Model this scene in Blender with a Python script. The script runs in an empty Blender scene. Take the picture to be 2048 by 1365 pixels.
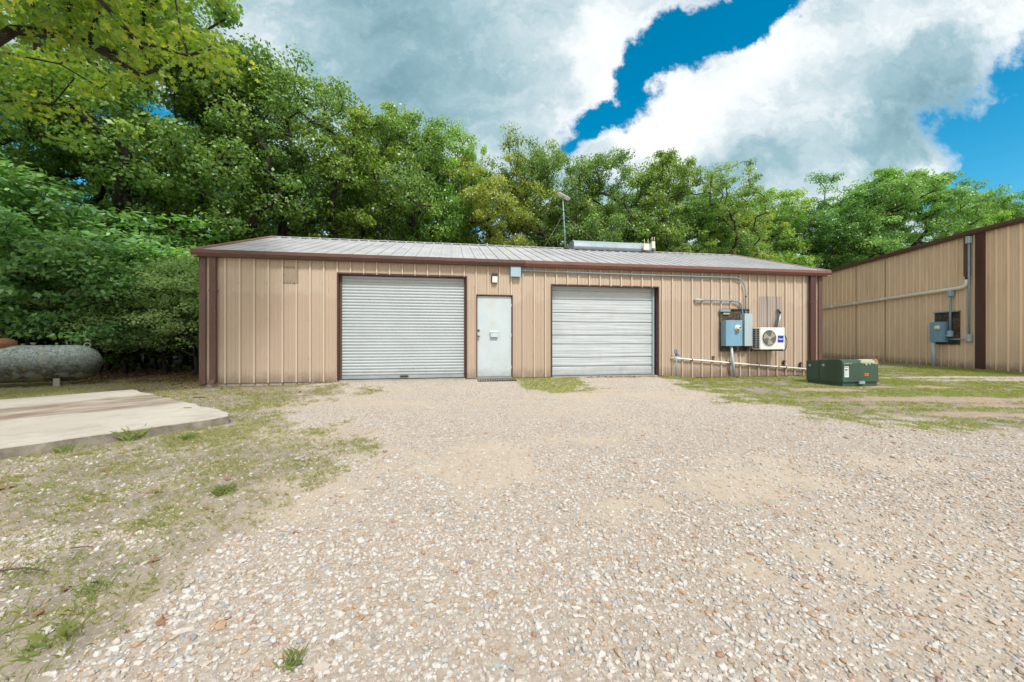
import bpy, math, random
import numpy as np
from math import sin, cos, pi, radians as R, atan2, sqrt
from mathutils import Matrix, Vector
rnd = random.Random(7)
COL = bpy.context.scene.collection
FPX, CX, HY, EYE = 745.0, 1024.0, 677.0, 1.12      # photo focal length / horizon in pixels, eye height in metres

# ------------------------------------------------------------------ frames
class Frame:
    """a wall frame: x runs along the wall (to the right), -y points out of the wall, z up"""
    def __init__(s, ox, oy, ang):
        s.o = np.array([ox, oy]); s.a = ang
        s.x = np.array([cos(ang), sin(ang)]); s.y = np.array([-sin(ang), cos(ang)])
    def W(s, px, py, off=0.0):                     # photo point lying on the plane `off` metres in front of the wall
        ray = np.array([(px - CX) / FPX, 1.0]); n = -s.y
        t = (off + s.o @ n) / (ray @ n)
        return float((ray * t - s.o) @ s.x), float(EYE + (HY - py) / FPX * t)
    def world(s, x, y, z):
        p = s.o + s.x * x + s.y * y
        return Vector((p[0], p[1], z))
F0 = Frame(0, 0, 0)
TH = math.atan(745 / 4553.0)
FM = Frame(-6.338, 8.69, TH)
FR = Frame(16.16, 13.0, atan2(-.983, -.186))
FRB = Frame(16.16, 13.0, atan2(-.9988, -.048))
def G(px, py, z=0.0):                              # photo point on the ground
    Y = (EYE - z) * FPX / (py - HY)
    return ((px - CX) / FPX * Y, Y)
def P3(px, py, Y):
    return ((px - CX) / FPX * Y, Y, EYE + (HY - py) / FPX * Y)

# ------------------------------------------------------------------ mesh builder
class MB:
    def __init__(s): s.v = []; s.f = []; s.sm = []
    def add(s, v, f, smooth=False):
        n = len(s.v); s.v += [tuple(p) for p in v]; s.f += [tuple(i + n for i in q) for q in f]; s.sm += [smooth] * len(f)
        return s
    def box(s, x0, x1, y0, y1, z0, z1, b=0.0):
        if x0 > x1: x0, x1 = x1, x0
        if y0 > y1: y0, y1 = y1, y0
        if z0 > z1: z0, z1 = z1, z0
        if b <= 0:
            v = [(x, y, z) for z in (z0, z1) for y in (y0, y1) for x in (x0, x1)]
            return s.add(v, [(0, 2, 3, 1), (4, 5, 7, 6), (0, 1, 5, 4), (2, 6, 7, 3), (0, 4, 6, 2), (1, 3, 7, 5)])
        # chamfered box: 24 verts
        v = []; idx = {}
        for iz, z in enumerate((z0, z1)):
            for iy, y in enumerate((y0, y1)):
                for ix, x in enumerate((x0, x1)):
                    sx, sy, sz = (1 if ix == 0 else -1), (1 if iy == 0 else -1), (1 if iz == 0 else -1)
                    idx[ix, iy, iz] = len(v)
                    v += [(x, y + sy * b, z + sz * b), (x + sx * b, y, z + sz * b), (x + sx * b, y + sy * b, z)]
        I = lambda a, b_, c, k: idx[a, b_, c] + k
        f = [tuple(I(0, a, c, 0) for a, c in ((0, 0), (0, 1), (1, 1), (1, 0))), tuple(I(1, a, c, 0) for a, c in ((0, 0), (1, 0), (1, 1), (0, 1))),
             tuple(I(a, 0, c, 1) for a, c in ((0, 0), (1, 0), (1, 1), (0, 1))), tuple(I(a, 1, c, 1) for a, c in ((0, 0), (0, 1), (1, 1), (1, 0))),
             tuple(I(a, c, 0, 2) for a, c in ((0, 0), (0, 1), (1, 1), (1, 0))), tuple(I(a, c, 1, 2) for a, c in ((0, 0), (1, 0), (1, 1), (0, 1)))]
        for a in (0, 1):
            for c in (0, 1):
                f += [(I(0, a, c, 1), I(1, a, c, 1), I(1, a, c, 2), I(0, a, c, 2)), (I(a, 0, c, 0), I(a, 1, c, 0), I(a, 1, c, 2), I(a, 0, c, 2)),
                      (I(a, c, 0, 0), I(a, c, 1, 0), I(a, c, 1, 1), I(a, c, 0, 1))]
        f += [(i, i + 1, i + 2) for i in idx.values()]
        return s.add(v, f)
    def tube(s, pts, r, n=10, caps=True, smooth=True):
        pts = [Vector(p) for p in pts]; rr = r if hasattr(r, '__len__') else [r] * len(pts)
        v = []; f = []; up = None
        for i, p in enumerate(pts):
            d = (pts[min(i + 1, len(pts) - 1)] - pts[max(i - 1, 0)]).normalized()
            if up is None: up = Vector((0, 0, 1)) if abs(d.z) < .9 else Vector((1, 0, 0))
            a = d.cross(up).normalized(); up = a.cross(d).normalized()
            for k in range(n):
                t = 2 * pi * k / n; v.append(p + (a * cos(t) + up * sin(t)) * rr[i])
        for i in range(len(pts) - 1):
            for k in range(n):
                k2 = (k + 1) % n; f.append((i * n + k, i * n + k2, (i + 1) * n + k2, (i + 1) * n + k))
        s.add(v, f, smooth)
        if caps:
            m = len(s.v) - len(v)
            s.f.append(tuple(m + k for k in range(n))[::-1]); s.sm.append(False)
            s.f.append(tuple(m + (len(pts) - 1) * n + k for k in range(n))); s.sm.append(False)
        return s
    def prism(s, poly, a0, a1, axis='x'):          # poly in the two other axes
        n = len(poly); mk = {'x': lambda a, p: (a, p[0], p[1]), 'y': lambda a, p: (p[0], a, p[1]), 'z': lambda a, p: (p[0], p[1], a)}[axis]
        v = [mk(a0, p) for p in poly] + [mk(a1, p) for p in poly]
        f = [(i, (i + 1) % n, n + (i + 1) % n, n + i) for i in range(n)] + [tuple(range(n))[::-1], tuple(range(n, 2 * n))]
        return s.add(v, f)
    def lathe(s, prof, c=(0, 0, 0), axis='z', n=24, smooth=True):
        v = []; f = []
        for (r, h) in prof:
            for k in range(n):
                t = 2 * pi * k / n; a, b = r * cos(t), r * sin(t)
                p = {'z': (a, b, h), 'y': (a, h, b), 'x': (h, a, b)}[axis]
                v.append((p[0] + c[0], p[1] + c[1], p[2] + c[2]))
        for i in range(len(prof) - 1):
            for k in range(n):
                k2 = (k + 1) % n; f.append((i * n + k, i * n + k2, (i + 1) * n + k2, (i + 1) * n + k))
        s.add(v, f, smooth)
        m = len(s.v) - len(v)
        s.f.append(tuple(m + k for k in range(n))); s.sm.append(False)
        s.f.append(tuple(m + (len(prof) - 1) * n + k for k in range(n))); s.sm.append(False)
        return s
    def build(s, name, mat, parent=None, frame=F0, base=(0, 0, 0), rot=0.0, fixn=True):
        me = bpy.data.meshes.new(name)
        v = np.array(s.v, dtype=float)
        if parent is None and frame is not None:
            v = v - np.array(base)
        elif parent is not None:
            v = v - np.array(parent.get('_b', (0, 0, 0)))
        me.from_pydata(v.tolist(), [], s.f); 
        me.polygons.foreach_set('use_smooth', s.sm)
        if fixn:
            import bmesh
            bm = bmesh.new(); bm.from_mesh(me); bmesh.ops.recalc_face_normals(bm, faces=bm.faces); bm.to_mesh(me); bm.free()
        me.update()
        ob = bpy.data.objects.new(name, me)
        if mat: me.materials.append(mat)
        COL.objects.link(ob)
        if parent is not None: ob.parent = parent
        else:
            ob.location = frame.world(*base); ob.rotation_euler = (0, 0, frame.a)
        BASES[ob] = base
        return ob
BASES = {}
def tag(o, label=None, cat=None, group=None, kind=None):
    if label: o['label'] = label
    if cat: o['category'] = cat
    if group: o['group'] = group
    if kind: o['kind'] = kind
    return o
TB = {}
def thing(name, label, cat, base=(0, 0, 0), frame=F0, group=None):
    o = bpy.data.objects.new(name, None); COL.objects.link(o); o.empty_display_size = .1
    o.location = frame.world(*base); o.rotation_euler = (0, 0, frame.a)
    tag(o, label, cat, group); TB[o.name] = base
    return o
def part(mb, name, mat, root, parent=None, label=None):
    """mesh given in frame coordinates; root is the thing, parent the part it belongs to (else root)"""
    b = TB[root.name]
    mb.v = [(p[0] - b[0], p[1] - b[1], p[2] - b[2]) for p in mb.v]
    me = bpy.data.meshes.new(name); me.from_pydata(mb.v, [], mb.f); me.polygons.foreach_set('use_smooth', mb.sm)
    import bmesh
    bm = bmesh.new(); bm.from_mesh(me); bmesh.ops.recalc_face_normals(bm, faces=bm.faces); bm.to_mesh(me); bm.free()
    me.materials.append(mat)
    ob = bpy.data.objects.new(name, me); COL.objects.link(ob); ob.parent = parent or root
    if label: ob['label'] = label
    return ob

# ------------------------------------------------------------------ materials
def newmat(name):
    m = bpy.data.materials.new(name); m.use_nodes = True; nt = m.node_tree; nt.nodes.clear()
    return m, nt
class N:
    def __init__(s, nt): s.nt = nt
    def n(s, typ, ins=None, **kw):
        nd = s.nt.nodes.new(typ)
        for k, v in kw.items(): setattr(nd, k, v)
        for k, v in (ins or {}).items():
            sk = nd.inputs[k]
            if isinstance(v, bpy.types.NodeSocket): s.nt.links.new(v, sk)
            else: sk.default_value = v
        return nd
    def math(s, op, a, b=0.0, c=0.0, clamp=False):
        nd = s.n('ShaderNodeMath', {0: a, 1: b, 2: c}, operation=op); nd.use_clamp = clamp; return nd.outputs[0]
    def mix(s, fac, a, b, mode='MIX'):
        nd = s.nt.nodes.new('ShaderNodeMix'); nd.data_type = 'RGBA'; nd.blend_type = mode
        for sk, v in ((nd.inputs[0], fac), (nd.inputs[6], a), (nd.inputs[7], b)):
            if isinstance(v, bpy.types.NodeSocket): s.nt.links.new(v, sk)
            else: sk.default_value = (v if not hasattr(v, '__len__') or len(v) == 4 else (*v, 1))
        return nd.outputs[2]
    def noise(s, vec, scale, detail=4, rough=.55, out=0, dist=0.0):
        nd = s.n('ShaderNodeTexNoise', {'Scale': scale, 'Detail': detail, 'Roughness': rough, 'Distortion': dist})
        if vec is not None: s.nt.links.new(vec, nd.inputs['Vector'])
        return nd.outputs[out]
    def ramp(s, fac, stops, interp='LINEAR'):
        nd = s.n('ShaderNodeValToRGB', {0: fac}); cr = nd.color_ramp; cr.interpolation = interp
        while len(cr.elements) < len(stops): cr.elements.new(.5)
        for e, (p, c) in zip(cr.elements, stops): e.position = p; e.color = (*c, 1) if len(c) == 3 else c
        return nd.outputs[0]
    def rng(s, v, a, b, c=0.0, d=1.0, smooth=False):
        nd = s.n('ShaderNodeMapRange', {0: v, 1: a, 2: b, 3: c, 4: d}); nd.clamp = True
        if smooth: nd.interpolation_type = 'SMOOTHSTEP'
        return nd.outputs[0]
    def mapv(s, vec, scale=(1, 1, 1), loc=(0, 0, 0), rot=(0, 0, 0)):
        return s.n('ShaderNodeMapping', {'Vector': vec, 'Location': loc, 'Rotation': rot, 'Scale': scale}).outputs[0]
    def bump(s, h, strength=.3, dist=.01, normal=None):
        nd = s.n('ShaderNodeBump', {'Height': h, 'Strength': strength, 'Distance': dist})
        if normal is not None: s.nt.links.new(normal, nd.inputs['Normal'])
        return nd.outputs[0]
def C3(c): return (c, c, c) if not hasattr(c, '__len__') else c
def painted(name, col, rough=.5, metal=0.0, var=.12, scale=3.0, dirt=None, dirt_amt=.35, bumps=.15, streak=False, spec=.4, lowdirt=0.0):
    """painted or bare sheet metal / plastic: base colour, cloudy variation, stains, fine bump"""
    m, nt = newmat(name); n = N(nt)
    co = n.n('ShaderNodeTexCoord').outputs['Object']
    v = n.mapv(co, (1, 1, .18)) if streak else co
    n1 = n.noise(v, scale, 6, .6); n2 = n.noise(co, scale * 9, 4, .6)
    c = n.mix(n.rng(n1, .3, .7), tuple(x * (1 - var) for x in col), tuple(min(1, x * (1 + var)) for x in col))
    c = n.mix(n.rng(n2, .35, .75, 0, .5), c, tuple(x * (1 - var) for x in col))
    if dirt:
        n3 = n.noise(n.mapv(v, (1, 1, 1), (3.1, 7.7, 1.3)), scale * 1.7, 8, .68)
        c = n.mix(n.rng(n3, .52, .72, 0, dirt_amt), c, dirt)
    if lowdirt:
        z = n.n('ShaderNodeSeparateXYZ', {0: co}).outputs[2]
        lz = n.math('ADD', z, n.math('MULTIPLY', n.noise(co, 5, 5, .7), -.5))
        c = n.mix(n.rng(lz, -.2, .12, lowdirt, 0), c, (.17, .12, .08))
    b = n.bump(n2, bumps, .002)
    p = n.n('ShaderNodeBsdfPrincipled', {'Base Color': c, 'Roughness': n.rng(n1, .3, .7, rough * .85, min(1, rough * 1.2)), 'Metallic': metal, 'Normal': b})
    p.inputs['Specular IOR Level'].default_value = spec
    nt.links.new(p.outputs[0], n.n('ShaderNodeOutputMaterial').inputs[0])
    return m

def wall_mat(name, col, stain):
    m, nt = newmat(name); n = N(nt)
    co = n.n('ShaderNodeTexCoord').outputs['Object']
    sep = n.n('ShaderNodeSeparateXYZ', {0: co})
    panel = n.math('FLOOR', n.math('MULTIPLY', sep.outputs[0], 1 / .9144))
    wn = n.n('ShaderNodeTexWhiteNoise', {'W': panel}, noise_dimensions='1D').outputs[0]
    big = n.noise(n.mapv(co, (.9, .9, .35)), 1.3, 5, .6)
    stre = n.noise(n.mapv(co, (1, 1, .07)), 14, 5, .6)
    c = n.mix(n.rng(big, .35, .65), col, tuple(x * .86 for x in col))
    c = n.mix(n.rng(wn, 0, 1, 0, .45), c, tuple(x * y for x, y in zip(col, (.95, .9, .86))))
    c = n.mix(n.rng(stre, .45, .75, 0, .22), c, tuple(x * .78 for x in col))
    # chalky wash mark with a ragged upper edge, as on weathered sheet
    edge = n.math('ADD', sep.outputs[2], n.math('MULTIPLY', n.noise(n.mapv(co, (1, 1, .15)), 2.7, 3, .5), -.9))
    c = n.mix(n.rng(edge, 1.75, 1.68, 0, stain), c, tuple(x * y for x, y in zip(col, (.80, .74, .72))))
    # rusty run marks below the eave
    run = n.noise(n.mapv(co, (1, 1, .05)), 9, 4, .7)
    c = n.mix(n.math('MULTIPLY', n.rng(run, .55, .7, 0, .45), n.rng(sep.outputs[2], 1.2, 3.0)), c, (.42, .25, .10))
    # splashed soil at the foot
    lz = n.math('ADD', sep.outputs[2], n.math('MULTIPLY', n.noise(co, 6, 6, .7), -.45))
    c = n.mix(n.rng(lz, -.16, .14, .75, 0), c, (.16, .12, .085))
    spk = n.noise(co, 60, 2, .5)
    c = n.mix(n.rng(spk, .72, .78, 0, .6), c, (.2, .15, .11))
    # rib relief painted into the colour: lit crests, shade and grime along the feet
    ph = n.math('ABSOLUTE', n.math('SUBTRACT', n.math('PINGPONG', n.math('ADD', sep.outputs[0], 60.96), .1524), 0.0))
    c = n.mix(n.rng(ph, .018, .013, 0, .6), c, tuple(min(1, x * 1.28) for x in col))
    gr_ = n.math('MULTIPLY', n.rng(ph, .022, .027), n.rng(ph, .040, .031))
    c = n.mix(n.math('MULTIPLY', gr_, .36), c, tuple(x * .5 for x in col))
    b = n.bump(n.noise(n.mapv(co, (1, 1, .4)), 3, 3, .5), .45, .03)
    p = n.n('ShaderNodeBsdfPrincipled', {'Base Color': c, 'Roughness': .55, 'Normal': b}); p.inputs['Specular IOR Level'].default_value = .35
    nt.links.new(p.outputs[0], n.n('ShaderNodeOutputMaterial').inputs[0])
    return m

M = {}
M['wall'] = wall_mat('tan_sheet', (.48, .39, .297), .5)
M['wall2'] = wall_mat('tan_sheet_brightened', (.74, .57, .40), .0)  # yellower tan, lightened in colour to stand in for sun missing on this wall
M['wallpale'] = painted('pale_sheet', (.33, .285, .245), .6, var=.1, dirt=(.22, .16, .12), dirt_amt=.4, streak=True)
M['wallplate'] = painted('dull_tan_plate', (.31, .25, .18), .6, var=.1, streak=True)
M['brown'] = painted('brown_trim', (.115, .060, .048), .45, var=.15, dirt=(.05, .06, .02), dirt_amt=.5, scale=2)
M['brown2'] = painted('faded_brown_trim', (.19, .092, .072), .45, var=.12, dirt=(.10, .05, .04), dirt_amt=.4, scale=2)
M['rake'] = painted('skylit_rake_trim', (.30, .16, .12), .5, var=.12, scale=2)  # brown trim lightened: the sky's reflection is put into its colour
M['darkbrown'] = painted('dark_brown_trim', (.075, .033, .026), .4, var=.1, scale=2)
M['roof'] = painted('galvanised_roof', (.47, .465, .475), .45, .15, .12, 1.2, (.33, .32, .31), .5, .1, spec=.5)
M['galv'] = painted('galvanised_metal', (.33, .39, .42), .38, .35, .12, 3, (.25, .25, .24), .35)
M['curtain'] = painted('roller_curtain', (.43, .475, .485), .40, .0, .05, 1.5, (.36, .37, .35), .3, lowdirt=.5)
M['curtain2'] = painted('pale_roller_curtain', (.45, .49, .50), .34, .0, .06, 1.5, (.38, .39, .36), .5, lowdirt=.45)
M['door'] = painted('door_paint', (.46, .53, .55), .5, .0, .06, 2, (.46, .43, .35), .6, lowdirt=.5)
M['greybox'] = painted('grey_enamel', (.30, .43, .50), .45, .0, .12, 4, (.36, .36, .30), .4, streak=True)
M['greybox2'] = painted('faded_grey_enamel', (.36, .46, .48), .5, .0, .1, 4, (.3, .3, .25), .4, streak=True)
M['bluebox'] = painted('blue_grey_enamel', (.17, .33, .45), .45, .0, .12, 4, (.27, .38, .45), .5, streak=True)
M['conduit'] = painted('grey_conduit', (.20, .31, .36), .5, .1, .15, 6, (.34, .40, .38), .5)
M['pvc'] = painted('white_pipe', (.78, .765, .70), .4, .0, .06, 3, (.50, .45, .36), .25)
M['pvcgrey'] = painted('grey_pipe', (.42, .52, .56), .45, .0, .08, 3, (.5, .5, .46), .35)
M['white'] = painted('white_enamel', (.68, .70, .67), .4, .0, .05, 4, (.48, .45, .36), .4)
M['cream'] = painted('cream_plastic', (.66, .62, .50), .45, .0, .06, 4)
M['black'] = painted('black_plastic', (.02, .022, .022), .45, .0, .2, 4)
M['iron'] = painted('dark_iron', (.06, .05, .045), .6, .3, .2, 6, (.16, .07, .03), .5)
M['steel'] = painted('steel', (.30, .30, .30), .35, .8, .1, 6)
M['blue'] = painted('blue_cast', (.02, .10, .30), .45, .0, .15, 6)
M['logo'] = painted('blue_badge', (.01, .035, .35), .4, .0, .03, 3)
M['logotext'] = painted('badge_lettering', (.75, .78, .82), .4, .0, .02, 3)
M['green'] = painted('green_enamel', (.040, .078, .052), .38, .0, .22, 3, (.05, .11, .09), .6, streak=True)
M['peel'] = painted('bare_primer', (.34, .36, .24), .7, .0, .2, 20)
M['orange'] = painted('orange_sticker', (.70, .20, .02), .5, .0, .05, 5)
M['orangerust'] = painted('rust_orange', (.62, .20, .06), .7, .0, .3, 12, (.35, .10, .04), .5)
M['paper'] = painted('white_sticker', (.62, .66, .66), .6, .0, .05, 5)
M['ink'] = painted('ink', (.03, .035, .05), .6, .0, .05, 5)
M['redink'] = painted('dark_red_ink', (.28, .03, .01), .6, .0, .05, 5)
M['rubber'] = painted('black_rubber', (.03, .035, .033), .7, .0, .25, 20, (.12, .11, .09), .4)
M['lens'] = painted('frosted_lens', (.72, .72, .66), .3, .0, .03, 5)
M['foil'] = painted('foil_insulation', (.42, .42, .40), .35, .4, .25, 20, (.1, .1, .1), .6)
M['insul'] = painted('weathered_wrap', (.10, .095, .09), .8, .0, .4, 30)
M['wire'] = painted('pale_cord', (.38, .36, .28), .7, .0, .1, 10)
M['fan'] = painted('fan_plastic', (.30, .29, .20), .5, .0, .15, 6)
M['fitting'] = painted('brown_fitting', (.15, .10, .065), .7, var=.25, scale=12)
M['well'] = painted('shaded_coil', (.10, .10, .085), .6, var=.2, scale=12)
M['dark'] = painted('dark_interior', (.015, .015, .015), .8, .0, .1, 6)
M['leafdry'] = painted('dry_leaf', (.25, .14, .08), .7, .0, .3, 30)
M['stick'] = painted('stick_bark', (.10, .06, .04), .8, .0, .3, 30)

def board_mat():
    m, nt = newmat('weathered_plywood'); n = N(nt)
    co = n.n('ShaderNodeTexCoord').outputs['Object']
    g = n.noise(n.mapv(co, (1, 1, 6)), 7, 6, .7, dist=1.6)
    c = n.ramp(g, [(.3, (.018, .014, .012)), (.48, (.075, .048, .03)), (.6, (.16, .12, .09)), (.72, (.30, .27, .22))])
    c = n.mix(n.rng(n.noise(co, 5, 3), .42, .6, 0, .8), c, (.02, .018, .014))
    p = n.n('ShaderNodeBsdfPrincipled', {'Base Color': c, 'Roughness': .85, 'Normal': n.bump(g, .6, .01)})
    nt.links.new(p.outputs[0], n.n('ShaderNodeOutputMaterial').inputs[0]); return m
M['board'] = board_mat()

def tank_mat():
    m, nt = newmat('lichened_tank_paint'); n = N(nt)
    co = n.n('ShaderNodeTexCoord').outputs['Object']
    z = n.n('ShaderNodeSeparateXYZ', {0: co}).outputs[2]
    a = n.noise(co, 7, 8, .75); b = n.noise(co, 28, 6, .7); d = n.noise(co, 2.2, 4, .6)
    c = n.ramp(n.math('ADD', n.math('MULTIPLY', b, .55), n.math('MULTIPLY', a, .45)), [(.36, (.06, .08, .065)), (.45, (.20, .255, .245)), (.53, (.38, .44, .43)), (.62, (.60, .63, .58))])
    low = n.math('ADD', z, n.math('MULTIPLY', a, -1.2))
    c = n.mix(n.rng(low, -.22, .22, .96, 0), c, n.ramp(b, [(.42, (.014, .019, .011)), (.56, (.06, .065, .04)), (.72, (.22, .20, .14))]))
    c = n.mix(n.rng(d, .57, .63, 0, .5), c, (.28, .27, .19))
    c = n.mix(n.rng(n.noise(co, 3.3, 5, .7), .64, .70, 0, .8), c, (.30, .12, .045))
    p = n.n('ShaderNodeBsdfPrincipled', {'Base Color': c, 'Roughness': .75, 'Normal': n.bump(b, .3, .008)})
    nt.links.new(p.outputs[0], n.n('ShaderNodeOutputMaterial').inputs[0]); return m
M['tank'] = tank_mat()
M['rust'] = painted('rusty_dome', (.30, .12, .055), .8, .0, .35, 5, (.36, .28, .20), .8, .4)

def concrete_mat():
    m, nt = newmat('stained_concrete'); n = N(nt)
    g = n.n('ShaderNodeNewGeometry').outputs['Position']
    a = n.noise(g, .8, 6, .6); b = n.noise(g, 9, 6, .7); f = n.noise(g, 90, 3, .6)
    c = n.mix(n.rng(a, .3, .7), (.49, .45, .395), (.40, .365, .31))
    c = n.mix(n.rng(b, .5, .75, 0, .5), c, (.34, .29, .23))
    c = n.mix(n.rng(n.noise(n.mapv(g, (1, 1, 1), (7, 3, 0)), 2.6, 8, .72), .50, .66, 0, .6), c, (.30, .25, .195)); c = n.mix(n.rng(n.noise(n.mapv(g, (1, 1, 1), (1, 8, 0)), 30, 5, .75), .60, .70, 0, .5), c, (.22, .19, .155))
    # brown water-stain band running along the pad (world aligned with the pad's long side)
    w = n.mapv(g, (1, 1, 1), rot=(0, 0, -atan2(-.78, -.62)))      # pad axes
    r = n.mapv(w, (.33, 1, 1))
    s = n.n('ShaderNodeSeparateXYZ', {0: n.mapv(g, (1, 1, 1), rot=(0, 0, R(180 - 51.5)))})
    v = n.math('ADD', s.outputs[1], n.math('MULTIPLY', n.noise(r, 1.3, 7, .65), 1.7))
    band = n.math('MULTIPLY', n.rng(v, PB - 1.0, PB - .55, smooth=True), n.rng(v, PB + .75, PB + .55, smooth=True))
    stn = n.ramp(n.noise(r, 3.2, 6, .7), [(.3, (.10, .075, .055)), (.5, (.20, .135, .09)), (.7, (.36, .30, .24))])
    c = n.mix(n.math('MULTIPLY', band, n.rng(n.noise(r, 4, 6, .7), .36, .56, .25, .92)), c, stn)
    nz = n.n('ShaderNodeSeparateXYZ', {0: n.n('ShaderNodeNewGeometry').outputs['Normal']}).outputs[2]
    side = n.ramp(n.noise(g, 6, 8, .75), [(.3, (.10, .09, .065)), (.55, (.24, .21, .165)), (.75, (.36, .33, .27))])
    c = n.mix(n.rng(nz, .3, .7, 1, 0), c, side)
    p = n.n('ShaderNodeBsdfPrincipled', {'Base Color': c, 'Roughness': .85, 'Normal': n.bump(n.math('ADD', b, n.math('MULTIPLY', f, .4)), .35, .01)})
    nt.links.new(p.outputs[0], n.n('ShaderNodeOutputMaterial').inputs[0]); return m
# position of the pad's stain band in the rotated coordinate used above
_a = R(180 - 51.5); _p = G(180, 818, .08)
PB = _p[0] * sin(_a) + _p[1] * cos(_a) + .80
M['concrete'] = concrete_mat()
M['found'] = painted('foundation_concrete', (.34, .31, .26), .85, .0, .15, 4, (.14, .12, .09), .5, .4)

def leaf_mat(name, stops, trans=.35, rough=.45, spec=.5):
    m, nt = newmat(name); n = N(nt)
    at = n.n('ShaderNodeAttribute', attribute_name='rnd').outputs['Fac']
    oi = n.n('ShaderNodeObjectInfo')
    c = n.ramp(n.math('ADD', n.math('MULTIPLY', at, .78), n.math('MULTIPLY', oi.outputs['Random'], .2)), stops)
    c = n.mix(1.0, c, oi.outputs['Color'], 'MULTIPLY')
    p = n.n('ShaderNodeBsdfPrincipled', {'Base Color': c, 'Roughness': rough}); p.inputs['Specular IOR Level'].default_value = spec
    t = n.n('ShaderNodeBsdfTranslucent', {'Color': n.mix(1.0, c, (1.45, 1.5, .6), 'MULTIPLY')})
    mx = n.n('ShaderNodeMixShader', {0: trans, 1: p.outputs[0], 2: t.outputs[0]})
    nt.links.new(mx.outputs[0], n.n('ShaderNodeOutputMaterial').inputs[0]); return m
M['oak'] = leaf_mat('oak_leaves', [(.0, (.065, .14, .04)), (.35, (.135, .25, .06)), (.65, (.25, .385, .095)), (.9, (.43, .51, .16)), (1, (.56, .52, .20))], .42, .38, .6)
M['maple'] = leaf_mat('yellow_green_leaves', [(.0, (.07, .16, .05)), (.35, (.14, .27, .06)), (.65, (.28, .40, .07)), (1, (.60, .58, .08))], .48, .42, .5)
M['broad'] = leaf_mat('broad_leaves', [(.0, (.07, .16, .06)), (.4, (.15, .31, .12)), (.7, (.25, .43, .16)), (1, (.42, .58, .18))], .35, .4, .4)
M['privet'] = leaf_mat('small_pale_leaves', [(.0, (.09, .17, .07)), (.5, (.22, .34, .15)), (1, (.45, .56, .30))], .4, .5, .3)
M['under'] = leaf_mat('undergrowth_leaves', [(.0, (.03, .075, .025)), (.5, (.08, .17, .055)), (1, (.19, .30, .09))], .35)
M['grass'] = leaf_mat('grass_blades', [(.0, (.15, .18, .055)), (.4, (.26, .31, .08)), (.75, (.38, .41, .11)), (1, (.52, .43, .22))], .35, .5, .3)
M['drygrass'] = leaf_mat('thin_grass_blades', [(.0, (.12, .18, .05)), (.35, (.22, .275, .085)), (.6, (.34, .33, .14)), (1, (.46, .38, .23))], .3, .5, .3)
def bark_mat():
    m, nt = newmat('bark'); n = N(nt)
    co = n.n('ShaderNodeTexCoord').outputs['Object']
    a = n.noise(n.mapv(co, (1, 1, .25)), 14, 6, .7)
    c = n.ramp(a, [(.3, (.010, .008, .0065)), (.5, (.028, .023, .019)), (.75, (.075, .065, .053))])
    p = n.n('ShaderNodeBsdfPrincipled', {'Base Color': c, 'Roughness': .9, 'Normal': n.bump(a, .8, .03)})
    nt.links.new(p.outputs[0], n.n('ShaderNodeOutputMaterial').inputs[0]); return m
M['bark'] = bark_mat()

# ------------------------------------------------------------------ numpy noise for the ground cover layout
class Noise2:
    def __init__(s, seed): s.t = np.random.RandomState(seed).rand(256, 256)
    def one(s, x, y):
        xi = np.floor(x).astype(int); yi = np.floor(y).astype(int); fx = x - xi; fy = y - yi
        fx = fx * fx * (3 - 2 * fx); fy = fy * fy * (3 - 2 * fy); t = s.t
        a = t[xi & 255, yi & 255]; b = t[(xi + 1) & 255, yi & 255]; c = t[xi & 255, (yi + 1) & 255]; d = t[(xi + 1) & 255, (yi + 1) & 255]
        return (a * (1 - fx) + b * fx) * (1 - fy) + (c * (1 - fx) + d * fx) * fy
    def fbm(s, x, y, sc, o=4):
        r = 0; a = .5; w = 0
        for i in range(o): r = r + a * s.one(x * sc + 17.3 * i, y * sc + 9.1 * i); w += a; a *= .55; sc *= 2.07
        return r / w
NZ = Noise2(3); NZ2 = Noise2(11); NZ3 = Noise2(29)
def sst(a, b, v): t = np.clip((v - a) / (b - a), 0, 1); return t * t * (3 - 2 * t)

def topx(X, Y):                                     # where a ground point appears in the photograph (layout only)
    Yc = np.maximum(Y, .6)
    return CX + X / Yc * FPX, HY + EYE / Yc * FPX
def poly_d(px, py, poly):
    """signed distance (inside positive) of points to a polygon, in plan metres"""
    P = np.array(poly); n = len(P); d = np.full(px.shape, 1e9); ins = np.zeros(px.shape, bool)
    for i in range(n):
        a = P[i]; b = P[(i + 1) % n]; e = b - a; wx = px - a[0]; wy = py - a[1]
        t = np.clip((wx * e[0] + wy * e[1]) / (e @ e), 0, 1)
        d = np.minimum(d, np.hypot(wx - t * e[0], wy - t * e[1]))
        c = ((a[1] <= py) & (b[1] > py)) | ((b[1] <= py) & (a[1] > py))
        xi = a[0] + (py - a[1]) * e[0] / (e[1] if abs(e[1]) > 1e-9 else 1e-9)
        ins ^= c & (px < xi)
    return np.where(ins, d, -d)
def GP(*pts): return [G(*p) for p in pts]
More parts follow.
